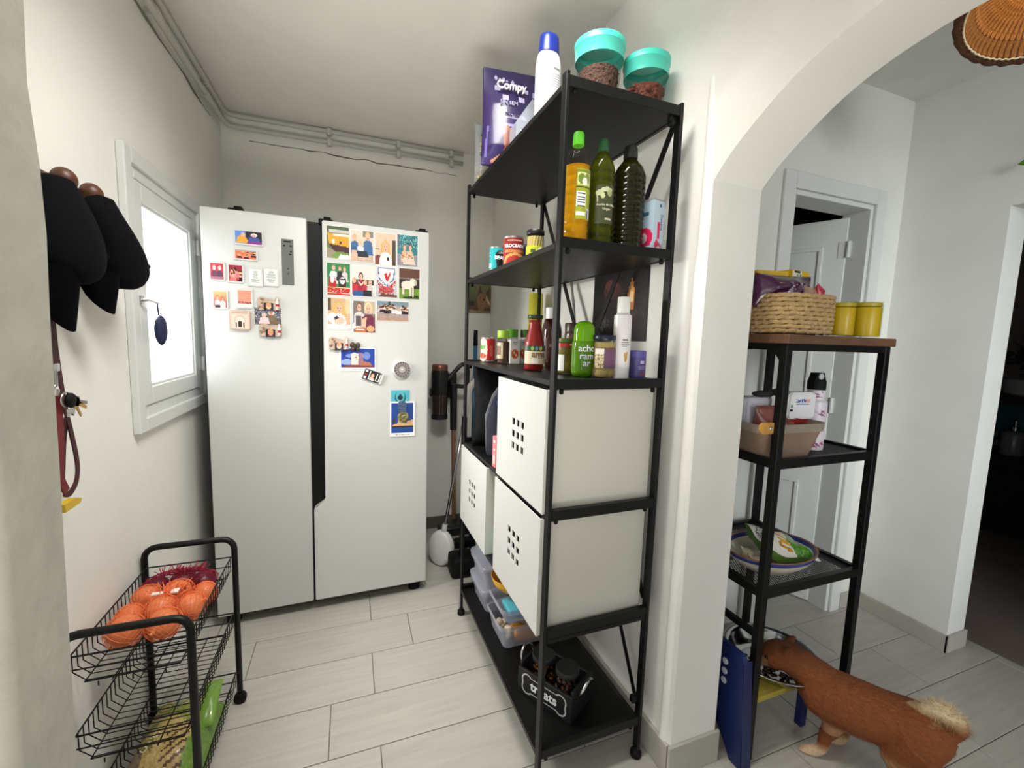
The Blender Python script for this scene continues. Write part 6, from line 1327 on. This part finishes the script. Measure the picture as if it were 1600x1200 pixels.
# coat: short blades lying back along the body
rl = random.Random(1); V = []; F = []; cols = []
vs = me2.vertices
tdir = Vector((.5, -.86, -.25))
for k in range(26000):
    v = vs[rl.randrange(len(vs))]; nrm = v.normal; p = v.co
    if p.y > .96 and p.z < .25: continue
    tail = p.z > .262 and p.y < .655 and (p.z > .285 or p.y < .6)
    if tail: L_ = rl.uniform(.010, .019); d = (nrm+Vector((rl.uniform(-.4, .4), rl.uniform(-.4, .4), rl.uniform(-.3, .3)))).normalized()
    else:
        L_ = rl.uniform(.005, .010) if p.z > .07 else .004; d = (tdir-nrm*tdir.dot(nrm)); d = (d.normalized()*1.0+nrm*.42+Vector((rl.uniform(-.2, .2), rl.uniform(-.2, .2), rl.uniform(-.2, .2)))).normalized()
    sd = d.cross(nrm); sd = sd.normalized()*.0006 if sd.length > 1e-6 else Vector((.0006, 0, 0))
    i = len(V); V += [p-sd-nrm*.0005, p+sd-nrm*.0005, p+d*L_]; F.append((i, i+1, i+2)); cols.append(dog_colour(p+Vector((0, 0, .004 if tail else 0))))
fm_ = bpy.data.meshes.new('fur'); fm_.from_pydata(V, [], F); set_ink(fm_, cols)
o = obj('fur', fm_, FUR, dg); o['kind'] = 'stuff'
bm = B(); blob(bm, (1.290, .978, .226), (.009, .008, .007), 2); obj('nose', bm, mat('dog_nose', (20, 18, 18), .3), dg, 180)
for sx in (-1, 1):
    bm = B(); blob(bm, (1.309+.028*sx*.86, .948+.028*sx*.5, .277), (.006, .006, .006), 2); obj('eye', bm, mat('dog_eye', (22, 16, 12), .15), dg, 180)

# ------------------------------------------------------------------ rope lamp, hanging plant, things in the room beyond
t = thing('rope_lamp', 'rope pendant lampshade with pale scalloped edge hanging in far room', 'lamp', (1.70, .670, 2.215))
tq = Matrix.Rotation(R(28), 3, Vector((-.37, .93, 0))); t.rotation_euler = tq.to_euler()
JUTE = mat('jute_rope', (172, 118, 62), .85, bump=.7, bscale=160, var=.35, vscale=40); JD = mat('jute_dark', (104, 66, 40), .9, bump=.7, bscale=200, var=.3, vscale=60)
RL = .15; n = 64
me_s = None
for k in range(n):
    a = 2*math.pi*k/n
    if me_s is None:
        P = catmull([(RL*.99, 0, .004), (RL*.90, 0, .045), (RL*.66, 0, .085), (RL*.32, 0, .108), (RL*.12, 0, .112)], 4); b2 = tube(B(), P, [max(.0022, .0074*p[0]/RL) for p in P], 7); o = obj('rope_strand', b2, JUTE, t, 180); me_s = o.data
    else: o = link(bpy.data.objects.new('rope_strand', me_s), t)
    o.rotation_euler = (0, 0, a)
bm = B(); tube(bm, [((RL+.008)*math.cos(2*math.pi*k/80), (RL+.008)*math.sin(2*math.pi*k/80), .006+.002*math.sin(k*2.4)) for k in range(81)], [.011+.0016*math.sin(k*2.1) for k in range(81)], 8); obj('braided_rim', bm, JD, t, 180)
bm = B(); tube(bm, [((RL-.005)*math.cos(2*math.pi*k/384), (RL-.005)*math.sin(2*math.pi*k/384), .0-.004*abs(math.sin(math.pi*k/6))) for k in range(385)], .0022, 6); obj('scalloped_cord', bm, mat('cream_cord', (240, 230, 204), .7), t, 180)
obj('socket', tube(B(), [(0, 0, .07), (0, 0, .125)], .018, 14), mat('jute_dark', (104, 66, 40)), t, 60)
fl = tq.inverted() @ (Vector((0, 0, H2-2.215)) + Vector(((tq @ Vector((0, 0, .125))).x, (tq @ Vector((0, 0, .125))).y, 0))); obj('flex', tube(B(), [(0, 0, .125), tuple(fl)], .004, 8), BLACKM, t)
bm = B(); blob(bm, (0, 0, .045), (.024, .024, .03), 3); obj('bulb', bm, mat('bulb_glow', (255, 240, 214), .3, emit=(255, 226, 180), estr=9.0), t, 180)

t = thing('trailing_plant', 'bright green leaf tip of a plant hung on right far wall', 'plant', (X2-.004, .86, 2.02))
LEAF = mat('leaf_green', (110, 170, 50), .45)
bm = B(); tube(bm, catmull([(-.02, -.12, .10), (-.03, -.06, .06), (-.035, -.01, .02), (-.035, .03, -.002)], 5), .0025, 6); obj('stem', bm, LEAF, t, 180)
def leaf(L_, w): 
    b2 = B(); n = 7; rows = []
    for k in range(n+1):
        v = k/n; hw = w*math.sin(math.pi*min(1, v*1.02+.02))**.8*(1-.3*v); rows.append([b2.verts.new((s*hw, v*L_, .004*math.cos(3*v)-(.25*hw if s == 0 else 0))) for s in (-1, 0, 1)])
    for a, b in zip(rows, rows[1:]):
        for k in range(2): b2.faces.new((a[k], a[k+1], b[k+1], b[k]))
    bmesh.ops.solidify(b2, geom=b2.faces[:], thickness=.0008); return b2
for (p, r_) in (((-.035, .028, -.002), (R(-6), R(60), 0)), ((-.03, -.05, .055), (R(30), R(50), R(30))), ((-.03, -.08, .075), (R(-40), R(50), R(-30)))):
    obj('leaf', leaf(.052, .016), LEAF, t, 180, loc=p, rot=r_)
obj('wall_pot', lat([(.03, 0), (.045, .08), (.042, .08)], (-.05, -.14, .03), 20), mat('terracotta', (160, 100, 70), .7), t, 50)

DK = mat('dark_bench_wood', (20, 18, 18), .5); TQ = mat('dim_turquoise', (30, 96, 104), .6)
t = thing('sideboard', 'dark sideboard with turquoise back panel in the room beyond', 'sideboard', (4.3, 1.15, 0))
obj('top_slab', bx(0, -.8, .945, .45, .72, 1.0, bev=.004), DK, t); obj('back_panel', bx(.42, -.78, .62, .44, .7, .945), TQ, t); obj('low_shelf', bx(0, -.78, .48, .44, .70, .58, bev=.004), DK, t); obj('plinth', bx(.05, -.76, 0, .42, .68, .48), DK, t)
for y_ in (-.79, .68): obj('side_post', bx(0, y_, 0, .44, y_+.03, .945), DK, t)
t = thing('soap_dispenser', 'dim glass pump dispenser on the low shelf of sideboard', 'dispenser', (4.42, 1.56, .5815))
obj('bottle_body', lat([(.06, 0), (.065, .01), (.065, .15), (.05, .17), (.02, .175)], n=24), mat('smoked_glass', (110, 110, 112), .25), t, 60)
bm = lat([(.022, .175), (.022, .2), (.008, .202), (.008, .25)], n=14); tube(bm, [(0, 0, .25), (-.05, 0, .252)], .008, 8); obj('pump', bm, STEEL, t, 60)
t = thing('potted_plant', 'dim leafy plant with red blooms in a grey pot on sideboard', 'plant', (4.45, 1.5, 1.0015))
obj('pot', lat([(.12, 0), (.15, .02), (.16, .12), (.15, .12), (.14, .1)], n=26), mat('grey_pot', (150, 150, 150), .6), t, 50)
rl = random.Random(12); lf = None
for k in range(70):
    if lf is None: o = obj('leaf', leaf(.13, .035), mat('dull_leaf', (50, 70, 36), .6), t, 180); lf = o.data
    else: o = link(bpy.data.objects.new('leaf', lf), t)
    o.location = (rl.uniform(-.1, .1), rl.uniform(-.12, .12), .12+rl.random()*.36); o.rotation_euler = (rl.uniform(-.7, 1.2), rl.uniform(-1, 1), rl.uniform(0, 6.28))
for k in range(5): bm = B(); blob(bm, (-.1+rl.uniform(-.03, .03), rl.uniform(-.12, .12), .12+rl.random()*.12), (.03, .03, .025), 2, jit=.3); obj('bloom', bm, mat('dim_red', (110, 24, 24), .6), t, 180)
obj('stem', tube(B(), [(0, 0, .08), (.0, .0, .42)], .01, 8), mat('stem_brown', (60, 46, 30), .7), t)
